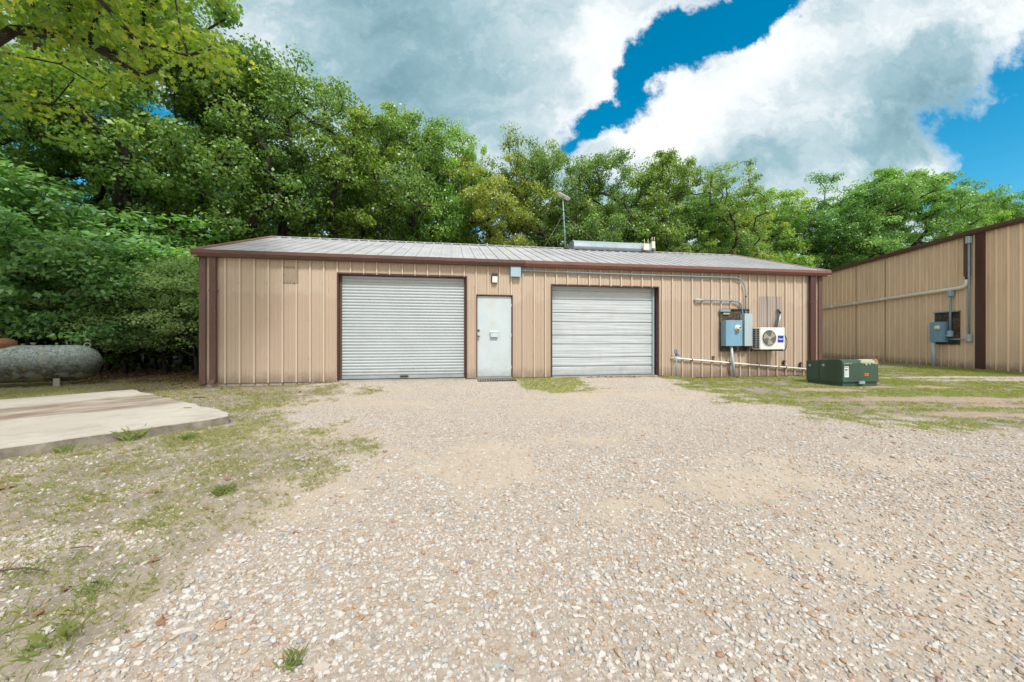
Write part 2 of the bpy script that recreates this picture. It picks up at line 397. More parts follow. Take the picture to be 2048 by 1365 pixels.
# zones read off the photograph, placed on the ground in plan
Z_EARTH = GP((700, 772), (655, 800), (600, 830), (700, 868), (735, 905), (660, 960), (610, 1010), (500, 1085), (400, 1180), (240, 1290), (150, 1364)) + [(-3, .3), (-40, .3), (-40, 40), (-6, 40)] + [tuple(FM.world(2.0, 3, 0)[:2])]
Z_TURF = GP((1325, 757), (1400, 775), (1500, 803), (1620, 826), (1760, 846), (1900, 860), (2048, 876), (2400, 905)) + [(30, 4), (60, 30), (30, 60), (9.5, 40), (9, 12)]
Z_STRIP = GP((1015, 762), (1030, 778), (1100, 786), (1180, 783), (1190, 768), (1150, 757), (1030, 755))
Z_LEFTG = GP((430, 768), (440, 800), (520, 812), (640, 790), (690, 768), (600, 764))
BLOBS_SAND = [(880, 915, 1.0, .55, 1), (850, 940, .8, .5, 1), (700, 808, 1.9, .5, .9), (1250, 790, 2.0, .6, .8), (1540, 965, .9, .35, .7), (560, 870, 1.2, .55, .8), (600, 990, .6, .45, .9), (1150, 880, 1.2, .3, .35),
              (1700, 930, 1.6, .4, .45), (1640, 1120, .45, .3, .5), (1230, 1020, .5, .35, .4), (1000, 890, .7, .3, .5), (820, 780, 1.2, .3, .6)]
BLOBS_BARE = [(1900, 800, 3.0, .38, 1), (1990, 830, 2.2, .3, .9), (1640, 781, .9, .3, 1), (1810, 775, 1.6, .3, .7), (1500, 765, 1.5, .2, .5), (1760, 815, 1.2, .2, .6), (2048, 812, 2.0, .3, .7)]
BLOBS_PALE = [(1980, 757, 3.2, .32, 1), (2060, 762, 3, .3, 1)]
BLOBS_GREEN = [(640, 895, .55, .22, 1), (690, 885, .4, .2, .9), (250, 935, 1.0, .35, .9), (380, 880, .8, .3, .8), (180, 950, .9, .3, .7), (60, 975, .6, .3, .8), (430, 860, .5, .25, .7), (500, 840, .6, .3, .8), (150, 1010, .5, .25, .6),
               (230, 1040, .4, .2, .7), (210, 1160, .3, .2, .7), (280, 1180, .3, .2, .6), (60, 1240, .25, .15, .6), (390, 1040, .4, .2, .4), (480, 820, .5, .3, .8), (40, 1060, .3, .2, .6), (530, 790, .7, .3, .9), (640, 778, 1.2, .3, .9), (60, 790, 2.5, .22, .7), (250, 775, 1.5, .2, .7)]
def blobs(X, Y, L):
    r = np.zeros(X.shape)
    for (px, py, a, b, s) in L:
        gx, gy = G(px, py); r = np.maximum(r, s * np.exp(-((X - gx) / a) ** 2 - ((Y - gy) / b) ** 2))
    return r
def masks(X, Y):
    n1 = NZ.fbm(X, Y, .9) - .5; n2 = NZ2.fbm(X, Y, 2.7) - .5; n3 = NZ3.fbm(X, Y, .5) - .5; n4 = NZ3.fbm(X + 31, Y, 6) - .5
    sc = np.clip(Y / 6, .35, 1.5)
    earth = sst(-.45, .40, poly_d(X, Y, Z_EARTH) / sc + 1.9 * n1 + 1.7 * n2 + .9 * n4)
    turf = sst(-.35, .35, poly_d(X, Y, Z_TURF) + 1.3 * n1 + 1.5 * n2 + .8 * n4)
    strip = sst(-.2, .25, poly_d(X, Y, Z_STRIP) + .5 * n1 + 1.1 * n2 + .7 * n4)
    leftg = sst(-.2, .2, poly_d(X, Y, Z_LEFTG) + .9 * n1 + .7 * n2)
    sand = np.clip(blobs(X, Y, BLOBS_SAND) * (1 + 1.6 * n2 + n1) * 1.5, 0, 1); sand = sst(.2, 1.0, sand + 1.2 * n2 + .7 * n4) * .85
    sand = np.maximum(sand, .35 * sst(.04, .22, n3 + .4 * n1 + .3 * n2))
    bare = sst(.35, .65, blobs(X, Y, BLOBS_BARE) + 1.1 * n2 + .5 * n1)
    pale = sst(.35, .6, blobs(X, Y, BLOBS_PALE) + 1.0 * n2)
    gb = sst(.30, 1.0, blobs(X, Y, BLOBS_GREEN) + 1.5 * n2 + .9 * n1 + 1.0 * n4)
    ex = sst(-.12, .30, n1 + 1.0 * n2 + .8 * n4)                      # scattered grass in the earth area
    grass = np.maximum.reduce([turf * (1 - bare) * (1 - pale) * sst(-.34, .16, n2 + .7 * n1 + .9 * n4), strip * .95, leftg * sst(-.2, .15, n2 + n1) * .8, earth * np.clip(.22 + .5 * ex + .5 * gb, 0, 1)])
    # under the trees: fallen leaves instead of grass
    wood = sst(9.2, 10.6, Y + .25 * X * (X < 0) * -0 + n1 * 1.4) * (X < -6.2) 
    behind = sst(0, 1.0, poly_d(X, Y, [(-60, 11.2), (-7.2, 9.6), (-8.6, 17), (8.3, 19.8), (17.5, 27), (17.5, 80), (-60, 80)]) + n1)
    litter = np.maximum(wood, behind)
    fmx, fmy = (X - FM.o[0]) * FM.x[0] + (Y - FM.o[1]) * FM.x[1], (X - FM.o[0]) * FM.y[0] + (Y - FM.o[1]) * FM.y[1]
    foot = sst(-.32, -.1, fmy + .5 * n2) * (fmy < .3) * (fmx > -2.2) * (fmx < 16.5) * ((fmx < 2) | (fmx > 8.4))
    litter = np.maximum(litter, foot * .8)
    litter = np.maximum(litter, .75 * sst(.0, .2, n2 + .4 * n1) * sst(-.3, .5, poly_d(X, Y, GP((300, 765), (380, 800), (640, 790), (620, 764), (400, 760)))))
    grass = grass * (1 - litter * .85)
    gravel = (1 - earth) * (1 - turf) * (1 - strip * .8) * (1 - .85 * sand)
    gravel = np.maximum(gravel, earth * (1 - .6 * grass) * (.10 + .8 * sst(-.02, .24, NZ.fbm(X + 50, Y + 8, 1.1) - .5 + .8 * n2 + .5 * n4)))
    gravel = np.maximum(gravel, pale) * (1 - litter * .7)
    return dict(earth=np.maximum(earth, turf), grass=grass, sand=sand * (1 - turf), gravel=gravel, litter=litter, bare=np.maximum(bare * turf, 0))
def ground_z(X, Y):
    z = .025 * (NZ.fbm(X, Y, .35) - .5) + .016 * (NZ2.fbm(X, Y, 1.3) - .5) + .007 * (NZ3.fbm(X, Y, 5) - .5)
    fx, fy = (X - FM.o[0]) * FM.x[0] + (Y - FM.o[1]) * FM.x[1], (X - FM.o[0]) * FM.y[0] + (Y - FM.o[1]) * FM.y[1]
    z = z + .065 * sst(-1.6, -.2, fy) * sst(.5, 2.4, fx) * (1 - sst(10.6, 11.8, fx))
    z = z + .05 * sst(9, 13, X) * sst(8, 13, Y) - .05 * sst(-6.5, -8.5, X) * sst(5.5, 8, Y)
    return z

# ------------------------------------------------------------------ ground
def ground_material():
    m, nt = newmat('yard_ground'); n = N(nt)
    g = n.n('ShaderNodeNewGeometry').outputs['Position']
    A = lambda k: n.n('ShaderNodeAttribute', attribute_name=k).outputs['Fac']
    wob = n.n('ShaderNodeVectorMath', {0: g, 1: n.n('ShaderNodeVectorMath', {0: n.noise(g, 14, 3, .6, out=1), 'Scale': .05}, operation='SCALE').outputs[0]}, operation='ADD').outputs[0]
    v1 = n.n('ShaderNodeTexVoronoi', {'Vector': wob, 'Scale': 34.0, 'Randomness': 1.0}); v2 = n.n('ShaderNodeTexVoronoi', {'Vector': wob, 'Scale': 85.0, 'Randomness': 1.0})
    pal = [(.0, (.49, .45, .40)), (.25, (.41, .335, .265)), (.42, (.54, .51, .47)), (.6, (.35, .335, .315)), (.70, (.41, .315, .235)), (.82, (.50, .455, .405)), (.98, (.20, .20, .20))]
    s1 = n.n('ShaderNodeSeparateColor', {0: v1.outputs['Color']}).outputs[0]; s2 = n.n('ShaderNodeSeparateColor', {0: v2.outputs['Color']}).outputs[0]
    c1 = n.ramp(s1, pal, 'CONSTANT'); c2 = n.ramp(s2, pal, 'CONSTANT')
    big = n.noise(g, 1.1, 5, .6); fine = n.noise(g, 160, 3, .7); med = n.noise(g, 9, 6, .65)
    fill = n.mix(n.rng(med, .3, .7), (.50, .42, .32), (.38, .31, .23))
    gr = n.mix(n.rng(n.noise(g, 20, 3, .6), .42, .55), c2, c1)
    gr = n.mix(n.rng(v1.outputs['Distance'], .5, .72, 0, .85), gr, (.27, .21, .15))
    gr = n.mix(n.rng(n.noise(g, 3, 4, .6), .35, .65, .15, .42), gr, (.39, .33, .28))
    ydist = n.n('ShaderNodeSeparateXYZ', {0: g}).outputs[1]; gr = n.mix(n.rng(ydist, 3.0, 6.5, .55, 0), gr, (.33, .275, .225))     # brown fines between the loose stones, with their contact shade painted in
    sandc = n.mix(n.rng(med, .3, .7), (.475, .40, .325), (.40, .33, .26)); sandc = n.mix(n.rng(fine, .5, .8, 0, .5), sandc, (.34, .28, .21))
    sandc = n.mix(n.rng(n.noise(n.mapv(g, (6, .8, 1)), 2.5, 3, .5), .55, .65, 0, .35), sandc, (.33, .27, .20))
    earthc = n.ramp(n.noise(g, 4, 8, .72), [(.3, (.14, .118, .095)), (.5, (.235, .20, .165)), (.7, (.345, .30, .25))])
    earthc = n.mix(n.rng(n.noise(g, 45, 4, .75), .52, .66, 0, .75), earthc, (.50, .455, .40)); earthc = n.mix(n.rng(n.noise(n.mapv(g, (1, 1, 1), (4, 9, 2)), 60, 4, .75), .55, .68, 0, .8), earthc, (.11, .085, .06))
    earthc = n.mix(n.rng(fine, .5, .7, 0, .5), earthc, (.2, .15, .11))
    litc = n.ramp(n.noise(g, 26, 6, .8), [(.3, (.05, .035, .025)), (.5, (.13, .085, .055)), (.7, (.28, .20, .14))])
    turfc = n.ramp(n.noise(g, 30, 5, .75), [(.3, (.11, .10, .045)), (.5, (.19, .18, .075)), (.7, (.31, .255, .16))])
    c = n.mix(.35, fill, gr)
    c = n.mix(A('gravel'), c, gr)
    c = n.mix(n.math('MULTIPLY', n.math('SUBTRACT', 1.0, A('gravel')), A('earth')), c, earthc)
    c = n.mix(A('sand'), c, sandc)
    c = n.mix(n.math('MULTIPLY', A('bare'), .75), c, n.mix(n.rng(med, .35, .65), (.30, .205, .14), (.40, .31, .23)))
    c = n.mix(n.math('MULTIPLY', A('grass'), n.rng(n.noise(g, 8, 5, .7), .38, .6, .08, .55)), c, turfc)
    c = n.mix(A('litter'), c, litc)
    c = n.mix(n.rng(big, .35, .7, 0, .22), c, n.mix(1.0, c, (.8, .76, .7), 'MULTIPLY'))
    h = n.math('ADD', n.math('MULTIPLY', n.math('SUBTRACT', .6, v1.outputs['Distance']), A('gravel')), n.math('MULTIPLY', fine, .5))
    h = n.math('ADD', h, n.math('MULTIPLY', med, .8))
    p = n.n('ShaderNodeBsdfPrincipled', {'Base Color': c, 'Roughness': .9, 'Normal': n.bump(h, .55, .012)}); p.inputs['Specular IOR Level'].default_value = .2
    nt.links.new(p.outputs[0], n.n('ShaderNodeOutputMaterial').inputs[0]); return m
def np_mesh(name, V, F, mat, attrs=None, smooth=False):
    """V (n,3); F (m,k) all faces with k corners; attrs: per-vertex floats"""
    me = bpy.data.meshes.new(name); k = F.shape[1]
    me.vertices.add(len(V)); me.vertices.foreach_set('co', V.astype(np.float32).ravel())
    me.loops.add(F.size); me.loops.foreach_set('vertex_index', F.astype(np.int32).ravel())
    me.polygons.add(len(F)); me.polygons.foreach_set('loop_start', (np.arange(len(F)) * k).astype(np.int32))
    me.polygons.foreach_set('use_smooth', np.full(len(F), smooth))
    for a, d in (attrs or {}).items():
        at = me.attributes.new(a, 'FLOAT', 'POINT'); at.data.foreach_set('value', d.astype(np.float32).ravel())
    me.update(calc_edges=True); me.materials.append(mat)
    return me
def link(name, me, parent=None, loc=None, rz=0):
    o = bpy.data.objects.new(name, me); COL.objects.link(o)
    if parent: o.parent = parent
    if loc is not None: o.location = loc
    o.rotation_euler = (0, 0, rz); return o
def spread(lo, hi, core0, core1, step, grow=1.13):
    a = list(np.arange(core0, core1 + 1e-6, step)); s = step; x = core1
    while x < hi: s *= grow; x += s; a.append(x)
    s = step; x = core0; b = []
    while x > lo: s *= grow; x -= s; b.append(x)
    return np.array(b[::-1] + a)
gx = spread(-300, 300, -9.5, 13.5, .05); gy = spread(-60, 400, .8, 12.5, .05)
XX, YY = np.meshgrid(gx, gy); mk = masks(XX, YY)
Vg = np.stack([XX, YY, ground_z(XX, YY)], -1).reshape(-1, 3)
nx, ny = len(gx), len(gy); ii = (np.arange(ny - 1)[:, None] * nx + np.arange(nx - 1)[None, :]).ravel()
Fg = np.stack([ii, ii + 1, ii + nx + 1, ii + nx], -1)
tag(link('ground', np_mesh('ground', Vg, Fg, ground_material(), mk, True)), kind='structure')

# ------------------------------------------------------------------ loose gravel
def stone_mat():
    m, nt = newmat('limestone_gravel'); n = N(nt)
    at = n.n('ShaderNodeAttribute', attribute_name='rnd').outputs['Fac']
    g = n.n('ShaderNodeNewGeometry').outputs['Position']
    c = n.ramp(at, [(.0, (.48, .455, .425)), (.2, (.40, .345, .29)), (.36, (.50, .485, .46)), (.48, (.38, .30, .225)), (.60, (.44, .40, .36)), (.72, (.33, .33, .325)), (.79, (.48, .445, .40)), (.90, (.37, .255, .165)), (.968, (.32, .19, .14)), (.980, (.25, .26, .27)), (.9985, (.07, .07, .08))], 'CONSTANT')
    a = n.noise(g, 55, 5, .7)
    c = n.mix(n.rng(a, .4, .7, 0, .45), c, n.mix(1.0, c, (.72, .66, .58), 'MULTIPLY'))
    p = n.n('ShaderNodeBsdfPrincipled', {'Base Color': c, 'Roughness': .8, 'Normal': n.bump(a, .35, .004)}); p.inputs['Specular IOR Level'].default_value = .25
    nt.links.new(p.outputs[0], n.n('ShaderNodeOutputMaterial').inputs[0]); return m
phi = (1 + 5 ** .5) / 2
ICO = np.array([(-1, phi, 0), (1, phi, 0), (-1, -phi, 0), (1, -phi, 0), (0, -1, phi), (0, 1, phi), (0, -1, -phi), (0, 1, -phi), (phi, 0, -1), (phi, 0, 1), (-phi, 0, -1), (-phi, 0, 1)]) / sqrt(1 + phi * phi)
ICF = np.array([(0, 11, 5), (0, 5, 1), (0, 1, 7), (0, 7, 10), (0, 10, 11), (1, 5, 9), (5, 11, 4), (11, 10, 2), (10, 7, 6), (7, 1, 8), (3, 9, 4), (3, 4, 2), (3, 2, 6), (3, 6, 8), (3, 8, 9), (4, 9, 5), (2, 4, 11), (6, 2, 10), (8, 6, 7), (9, 8, 1)])
def stones(rs, X, Y, size):
    n = len(X)
    base = ICO[None] * (1 + rs.uniform(-.28, .28, (n, 12, 1)))
    sx = size[:, None] * rs.uniform(.8, 1.35, (n, 1)); sy = size[:, None] * rs.uniform(.55, .95, (n, 1)); sz = size[:, None] * rs.uniform(.4, .75, (n, 1))
    p = base * np.stack([sx, sy, sz], -1)
    # tilt, then turn
    ta = rs.normal(0, .25, n)[:, None]; y = p[..., 1] * np.cos(ta) - p[..., 2] * np.sin(ta); z = p[..., 1] * np.sin(ta) + p[..., 2] * np.cos(ta)
    an = rs.uniform(0, 6.283, n)[:, None]; x = p[..., 0] * np.cos(an) - y * np.sin(an); y2 = p[..., 0] * np.sin(an) + y * np.cos(an)
    gz = ground_z(X, Y)[:, None] + sz * .28
    V = np.stack([x + X[:, None], y2 + Y[:, None], z + gz], -1).reshape(-1, 3)
    F = (ICF[None] + 12 * np.arange(n)[:, None, None]).reshape(-1, 3)
    return V, F, np.repeat(rs.rand(n), 12)
rs = np.random.RandomState(5)
def scatter(rs, dens, y0, y1, key, thr=0.0, extra=.2):
    """random points in the visible wedge between two distances, thinned by a mask"""
    A = (y1 * y1 - y0 * y0) * 1.42; n = int(A * dens)
    Y = np.sqrt(rs.uniform(y0 * y0, y1 * y1, n)); X = rs.uniform(-1.42, 1.42, n) * (Y + extra)
    m = masks(X, Y); w = key(m)
    k = rs.rand(n) < w
    return X[k], Y[k]
SV, SF, SR = [], [], []; off = 0
slab_poly = [(-3.60, 4.93), (-7.48, 7.34), (-12.4, 1.1), (-7.84, -.64)]
box_poly = [(7.45, 9.6), (7.58, 8.55), (8.63, 8.65), (8.5, 9.7)]
def outside(X, Y, m=.02):
    fx, fy = (X - FM.o[0]) * FM.x[0] + (Y - FM.o[1]) * FM.x[1], (X - FM.o[0]) * FM.y[0] + (Y - FM.o[1]) * FM.y[1]
    return (poly_d(X, Y, slab_poly) < -m) & ~((fy > -.03) & (fx > -.9) & (fx < 16) & (fy < 7.4)) & (poly_d(X, Y, box_poly) < 0)
for (y0, y1, d, s0, s1) in ((.9, 2.2, 4300, .0048, .0165), (2.2, 3.6, 3000, .0048, .016), (3.6, 5.5, 1500, .0052, .0145), (5.5, 8, 560, .006, .014), (8, 11.5, 140, .007, .015),
                            (.9, 2.6, 6000, .0020, .0048), (2.6, 4.2, 2600, .0028, .005), (.9, 5, 24, .016, .027)):
    X, Y = scatter(rs, d, y0, y1, lambda m: np.clip(m['gravel'] * (1 - .55 * m['sand']) + .05 + .06 * m['sand'], 0, 1))
    k = outside(X, Y); X, Y = X[k], Y[k]
    sz = s0 + (s1 - s0) * rs.rand(len(X)) ** 2.8
    v, f, r = stones(rs, X, Y, sz); SV.append(v); SF.append(f + off); SR.append(r); off += len(v)
me = np_mesh('gravel', np.concatenate(SV), np.concatenate(SF), stone_mat(), {'rnd': np.concatenate(SR)})
tag(link('gravel', me), 'loose pale limestone gravel spread over the yard', 'gravel', kind='stuff')
del SV, SF, SR

# ------------------------------------------------------------------ grass
def blades(rs, X, Y, h, w, lean=.5, z=None):
    n = len(X); an = rs.uniform(0, 6.283, n); ln = rs.uniform(.1, 1, n) * lean * h; fa = rs.uniform(0, 6.283, n)
    dx, dy = np.cos(an), np.sin(an); wx, wy = np.cos(fa) * w / 2, np.sin(fa) * w / 2
    z0 = (ground_z(X, Y) if z is None else z) - .004
    b = np.stack([np.stack([X - wx, Y - wy, z0], -1), np.stack([X + wx, Y + wy, z0], -1),
                  np.stack([X + dx * ln * .4 + wx * .7, Y + dy * ln * .4 + wy * .7, z0 + h * .62], -1),
                  np.stack([X + dx * ln * 1.1, Y + dy * ln * 1.1, z0 + h], -1)], 1)
    r = np.repeat(rs.rand(n) * .7 + .15 + .3 * (NZ.fbm(X, Y, 1.5) - .5), 4)
    return b.reshape(-1, 3), (np.arange(n)[:, None] * 4 + np.arange(4)), r
def tufts(rs, X, Y, nb, rad, h, w, lean):
    n = len(X); k = rs.randint(nb[0], nb[1], n); idx = np.repeat(np.arange(n), k); a = rs.uniform(0, 6.283, len(idx)); q = rs.rand(len(idx)) ** .7 * rad
    sz = np.repeat(rs.uniform(.5, 1.2, n), k)
    return blades(rs, X[idx] + np.cos(a) * q * sz, Y[idx] + np.sin(a) * q * sz, h * sz * rs.uniform(.5, 1.15, len(idx)), w * np.ones(len(idx)), lean)
def join(name, parts, mat):
    V, F, Rr = [], [], []; o = 0
    for v, f, r in parts: V.append(v); F.append(f + o); Rr.append(r); o += len(v)
    return np_mesh(name, np.concatenate(V), np.concatenate(F), mat, {'rnd': np.concatenate(Rr)})
# turf beside and between the buildings: X > 1.5
X, Y = scatter(rs, 1500, 4.2, 13.5, lambda m: m['grass'] * .95); k = outside(X, Y) & (X > -1.2); X, Y = X[k], Y[k]
T1 = tufts(rs, X, Y, (3, 6), .035, .030, .0052, 1.3)
X, Y = scatter(rs, 60, 13.5, 26, lambda m: m['grass'] * .9); k = outside(X, Y) & (X > 8); X, Y = X[k], Y[k]
T2 = tufts(rs, X, Y, (5, 8), .07, .05, .014, 1.0)
tag(link('turf', join('turf', [T1, T2], M['grass'])), 'short mown grass growing between the two tan metal buildings', 'grass', kind='stuff')
# thin grass over the bare earth on the left
X, Y = scatter(rs, 1900, 1.0, 5.0, lambda m: np.minimum(1, m['grass'] * .9 + .05 * m['earth'])); k = outside(X, Y) & (X < -.2) | ((rs.rand(len(X)) < .05) & (X >= -.2)); X, Y = X[k], Y[k]; k = outside(X, Y); X, Y = X[k], Y[k]
T3 = tufts(rs, X, Y, (3, 7), .026, .034, .0022, 1.5)
X, Y = scatter(rs, 700, 5.0, 13.0, lambda m: m['grass'] * .9); k = outside(X, Y) & (X <= -1.2); X, Y = X[k], Y[k]
T4 = tufts(rs, X, Y, (4, 8), .04, .042, .007, 1.2)
tag(link('sparse_grass', join('sparse_grass', [T3, T4], M['drygrass'])), 'thin tufts of grass growing out of bare earth and gravel', 'grass', kind='stuff')
# larger clumps one can point to
for (px, py, hh, rad, nb, lab) in [
    (262, 880, .14, .08, 22, 'leafy green grass clump growing against the side of the concrete pad'),
    (448, 985, .07, .06, 40, 'small dense bright green weed on bare earth in front of the concrete pad'),
    (100, 1290, .07, .08, 20, 'matted clump of long dark green grass in the near left corner'),
    (55, 1140, .045, .08, 16, 'flattened long grass clump with a twig across it on the left'),
    (585, 1330, .055, .045, 14, 'short upright grass tuft in gravel at the bottom edge'),
    (190, 1180, .05, .06, 20, 'upright grass tuft on pale earth right of the flattened clump'),
    (130, 905, .09, .06, 12, 'wispy grass clump leaning on the near edge of the concrete pad'),
    (375, 880, .08, .05, 26, 'little upright grass tuft right of the leafy clump by the concrete pad')]:
    gx_, gy_ = G(px, py); q = np.random.RandomState(px)
    nb = nb * 3; a = q.uniform(0, 6.283, nb); rr = q.rand(nb) ** .6 * rad
    v, f, r = blades(q, gx_ + np.cos(a) * rr, gy_ + np.sin(a) * rr, hh * q.uniform(.35, 1.1, nb), np.full(nb, .0022 + hh * .009), 1.3)
    v = v - np.array([gx_, gy_, 0])
    tag(link('grass_clump', np_mesh('grass_clump', v, f, M['drygrass'], {'rnd': r * .55}), loc=(gx_, gy_, 0)), lab, 'grass clump', 'larger clumps of grass on the left side of the yard')
# fallen leaves: a litter of them under the trees, a few single ones in the open
def leafquads(rs, P, nrm, size, aspect=.62):
    n = len(P); t = rs.normal(size=(n, 3)); t -= (t * nrm).sum(1)[:, None] * nrm; t /= np.linalg.norm(t, axis=1)[:, None] + 1e-9
    b = np.cross(nrm, t); s = size[:, None] / 2
    V = np.stack([P - t * s, P + b * s * aspect - t * s * .1, P + t * s, P - b * s * aspect - t * s * .1], 1)
    return V.reshape(-1, 3), (np.arange(n)[:, None] * 4 + np.arange(4))
X, Y = scatter(rs, 160, 6.5, 16, lambda m: m['litter']); k = outside(X, Y); X, Y = X[k], Y[k]
nm = rs.normal(size=(len(X), 3)) * .45 + np.array([0, 0, 1]); nm /= np.linalg.norm(nm, axis=1)[:, None]
v, f = leafquads(rs, np.stack([X, Y, ground_z(X, Y) + .012 + .02 * rs.rand(len(X))], -1), nm, rs.uniform(.03, .08, len(X)))
tag(link('leaf_litter', np_mesh('leaf_litter', v, f, M['leafdry'])), 'brown fallen leaves lying along the wall foot and under the trees', 'fallen leaves', kind='stuff')
def dryleaf(seed, s):
    q = random.Random(seed); v = [(0, 0, .012)]; n = 13
    for i in range(n):
        t = 2 * pi * i / n; r = s * (.5 + .5 * (i % 2)) * q.uniform(.75, 1.1) * (1 if abs(sin(t)) < .6 else .7)
        v.append((r * cos(t), r * sin(t), .012 + q.uniform(-.008, .010)))
    return MB().add(v, [(0, 1 + i, 1 + (i + 1) % n) for i in range(n)])
for i, (px, py, s, lab) in enumerate([(210, 942, .07, 'curled brown leaf on thin grass below the middle of the concrete pad'), (317, 986, .045, 'small orange-brown leaf on bare earth, left of the dense green weed'),
        (77, 1230, .04, 'dark red-brown crumpled leaf in grass at the far left'), (307, 1123, .045, 'reddish leaf on bare earth at the edge of the gravel'), (325, 1248, .045, 'pale tan leaf among white stones near the bottom'),
        (590, 1068, .035, 'brown leaf on gravel right of the sandy patch'), (12, 978, .09, 'large tan leaf at the very left edge'), (130, 1182, .04, 'faded pinkish leaf lying flat on bare earth'), (455, 960, .05, 'tan leaf resting by the sandy strip'),
        (413, 1018, .045, 'folded brown leaf with a green tip on bare earth'), (770, 905, .05, 'brown leaf in gravel left of the tyre-marked sand')]):
    x, y = G(px, py); b = dryleaf(i, s * .8); o = b.build('dry_leaf', M['leafdry'], None, F0, (0, 0, 0)); o.location = (x, y, float(ground_z(np.array([x]), np.array([y]))[0])); o.rotation_euler = (0, 0, i * 1.3)
    tag(o, lab, 'leaf', 'single dry leaves lying on the open ground')
x, y = G(50, 1152); tag(MB().tube([(-.11, -.01, .03), (0, .005, .035), (.11, .0, .02)], [.004, .0035, .002], 6).build('twig', M['stick'], None, F0), 'thin dark twig lying across flattened grass', 'twig').location = (x, y, 0)
x, y = G(165, 1100); tag(MB().tube([(-.05, -.01, .014), (0, .0, .016), (.05, .006, .012)], [.003, .003, .002], 6).build('twig', M['stick'], None, F0), 'short black twig on bare earth', 'twig').location = (x, y, 0)

# ------------------------------------------------------------------ concrete pad
def pad():
    out = []; P = [Vector((*p, 0)) for p in slab_poly]; q = random.Random(4)
    for i in range(4):
        a, b = P[i], P[(i + 1) % 4]; n = 60 if i == 0 else (70 if i == 3 else 16)
        d = (b - a); nn = Vector((-d.y, d.x, 0)).normalized()
        for k in range(n): 
            t = k / n; p = a + d * t; j = q.uniform(-.012, .012) + (.02 * sin(t * 31) if i == 0 else 0)
            out.append(p + nn * j)
    c = P[0]; res = []
    for p in out:                                    # broken round corner
        d = (p - c).length
        if d < .28: p = p + (Vector((-6.5, 4.2, 0)) - p).normalized() * (.28 - d) * .5
        res.append((p.x, p.y))
    n = len(res); mb = MB(); cen = Vector((-8, 3.4, 0))
    top = [(x, y, .105) for x, y in res]; bev = [(x, y, .105) for x, y in res]
    top = [(x + (cen.x - x) * .0035, y + (cen.y - y) * .0035, .110) for x, y in res]
    mid = [(x, y, .097) for x, y in res]; bot = [(x + q.uniform(-.008, .008), y + q.uniform(-.008, .008), -.08) for x, y in res]
    v = top + mid + bot
    f = [tuple(range(n))] + [(i, (i + 1) % n, n + (i + 1) % n, n + i) for i in range(n)] + [(n + i, n + (i + 1) % n, 2 * n + (i + 1) % n, 2 * n + i) for i in range(n)]
    mb.add(v, f)
    return tag(mb.build('concrete_pad', M['concrete']), 'raised stained concrete pad beside the yard', kind='structure')
pad()
x, y = G(400, 799, .09); tag(MB().tube([(-.12, .0, .120), (0, .01, .124), (.12, -.01, .120)], [.008, .01, .006], 6).build('twig', M['stick'], None, F0), 'dark stick lying on the far stained edge of the concrete pad', 'twig').location = (x, y, 0)
x, y = G(375, 819, .09); tag(MB().box(-.05, .05, -.012, .012, .108, .118).build('wood_chip', M['leafdry'], None, F0), 'small brown wood chip on the pale concrete pad', 'wood chip').location = (x, y, 0)
x, y = G(257, 872); rk = stones(np.random.RandomState(2), np.array([0.]), np.array([0.]), np.array([.07]))
tag(link('rock', np_mesh('rock', rk[0] * np.array([1, 1, 1.3]) + np.array([0, 0, .03]), rk[1], M['iron'], {'rnd': rk[2]}), loc=(x, y, 0)), 'dark brown rock under the leafy clump by the concrete pad', 'rock')
x, y = G(445, 842); rk = stones(np.random.RandomState(8), np.array([0.]), np.array([0.]), np.array([.055]))
tag(link('rock', np_mesh('rock', rk[0] + np.array([0, 0, .01]), rk[1], M['found'], {'rnd': rk[2]}), loc=(x, y, 0)), 'grey broken concrete lump by the right corner of the pad', 'rock')
x, y = G(598, 920); rk = stones(np.random.RandomState(9), np.array([0.]), np.array([0.]), np.array([.045]))
tag(link('rock', np_mesh('rock', rk[0], rk[1], M['found'], {'rnd': rk[2]}), loc=(x, y, 0)), 'flat grey stone at the foot of the grass strip', 'rock')

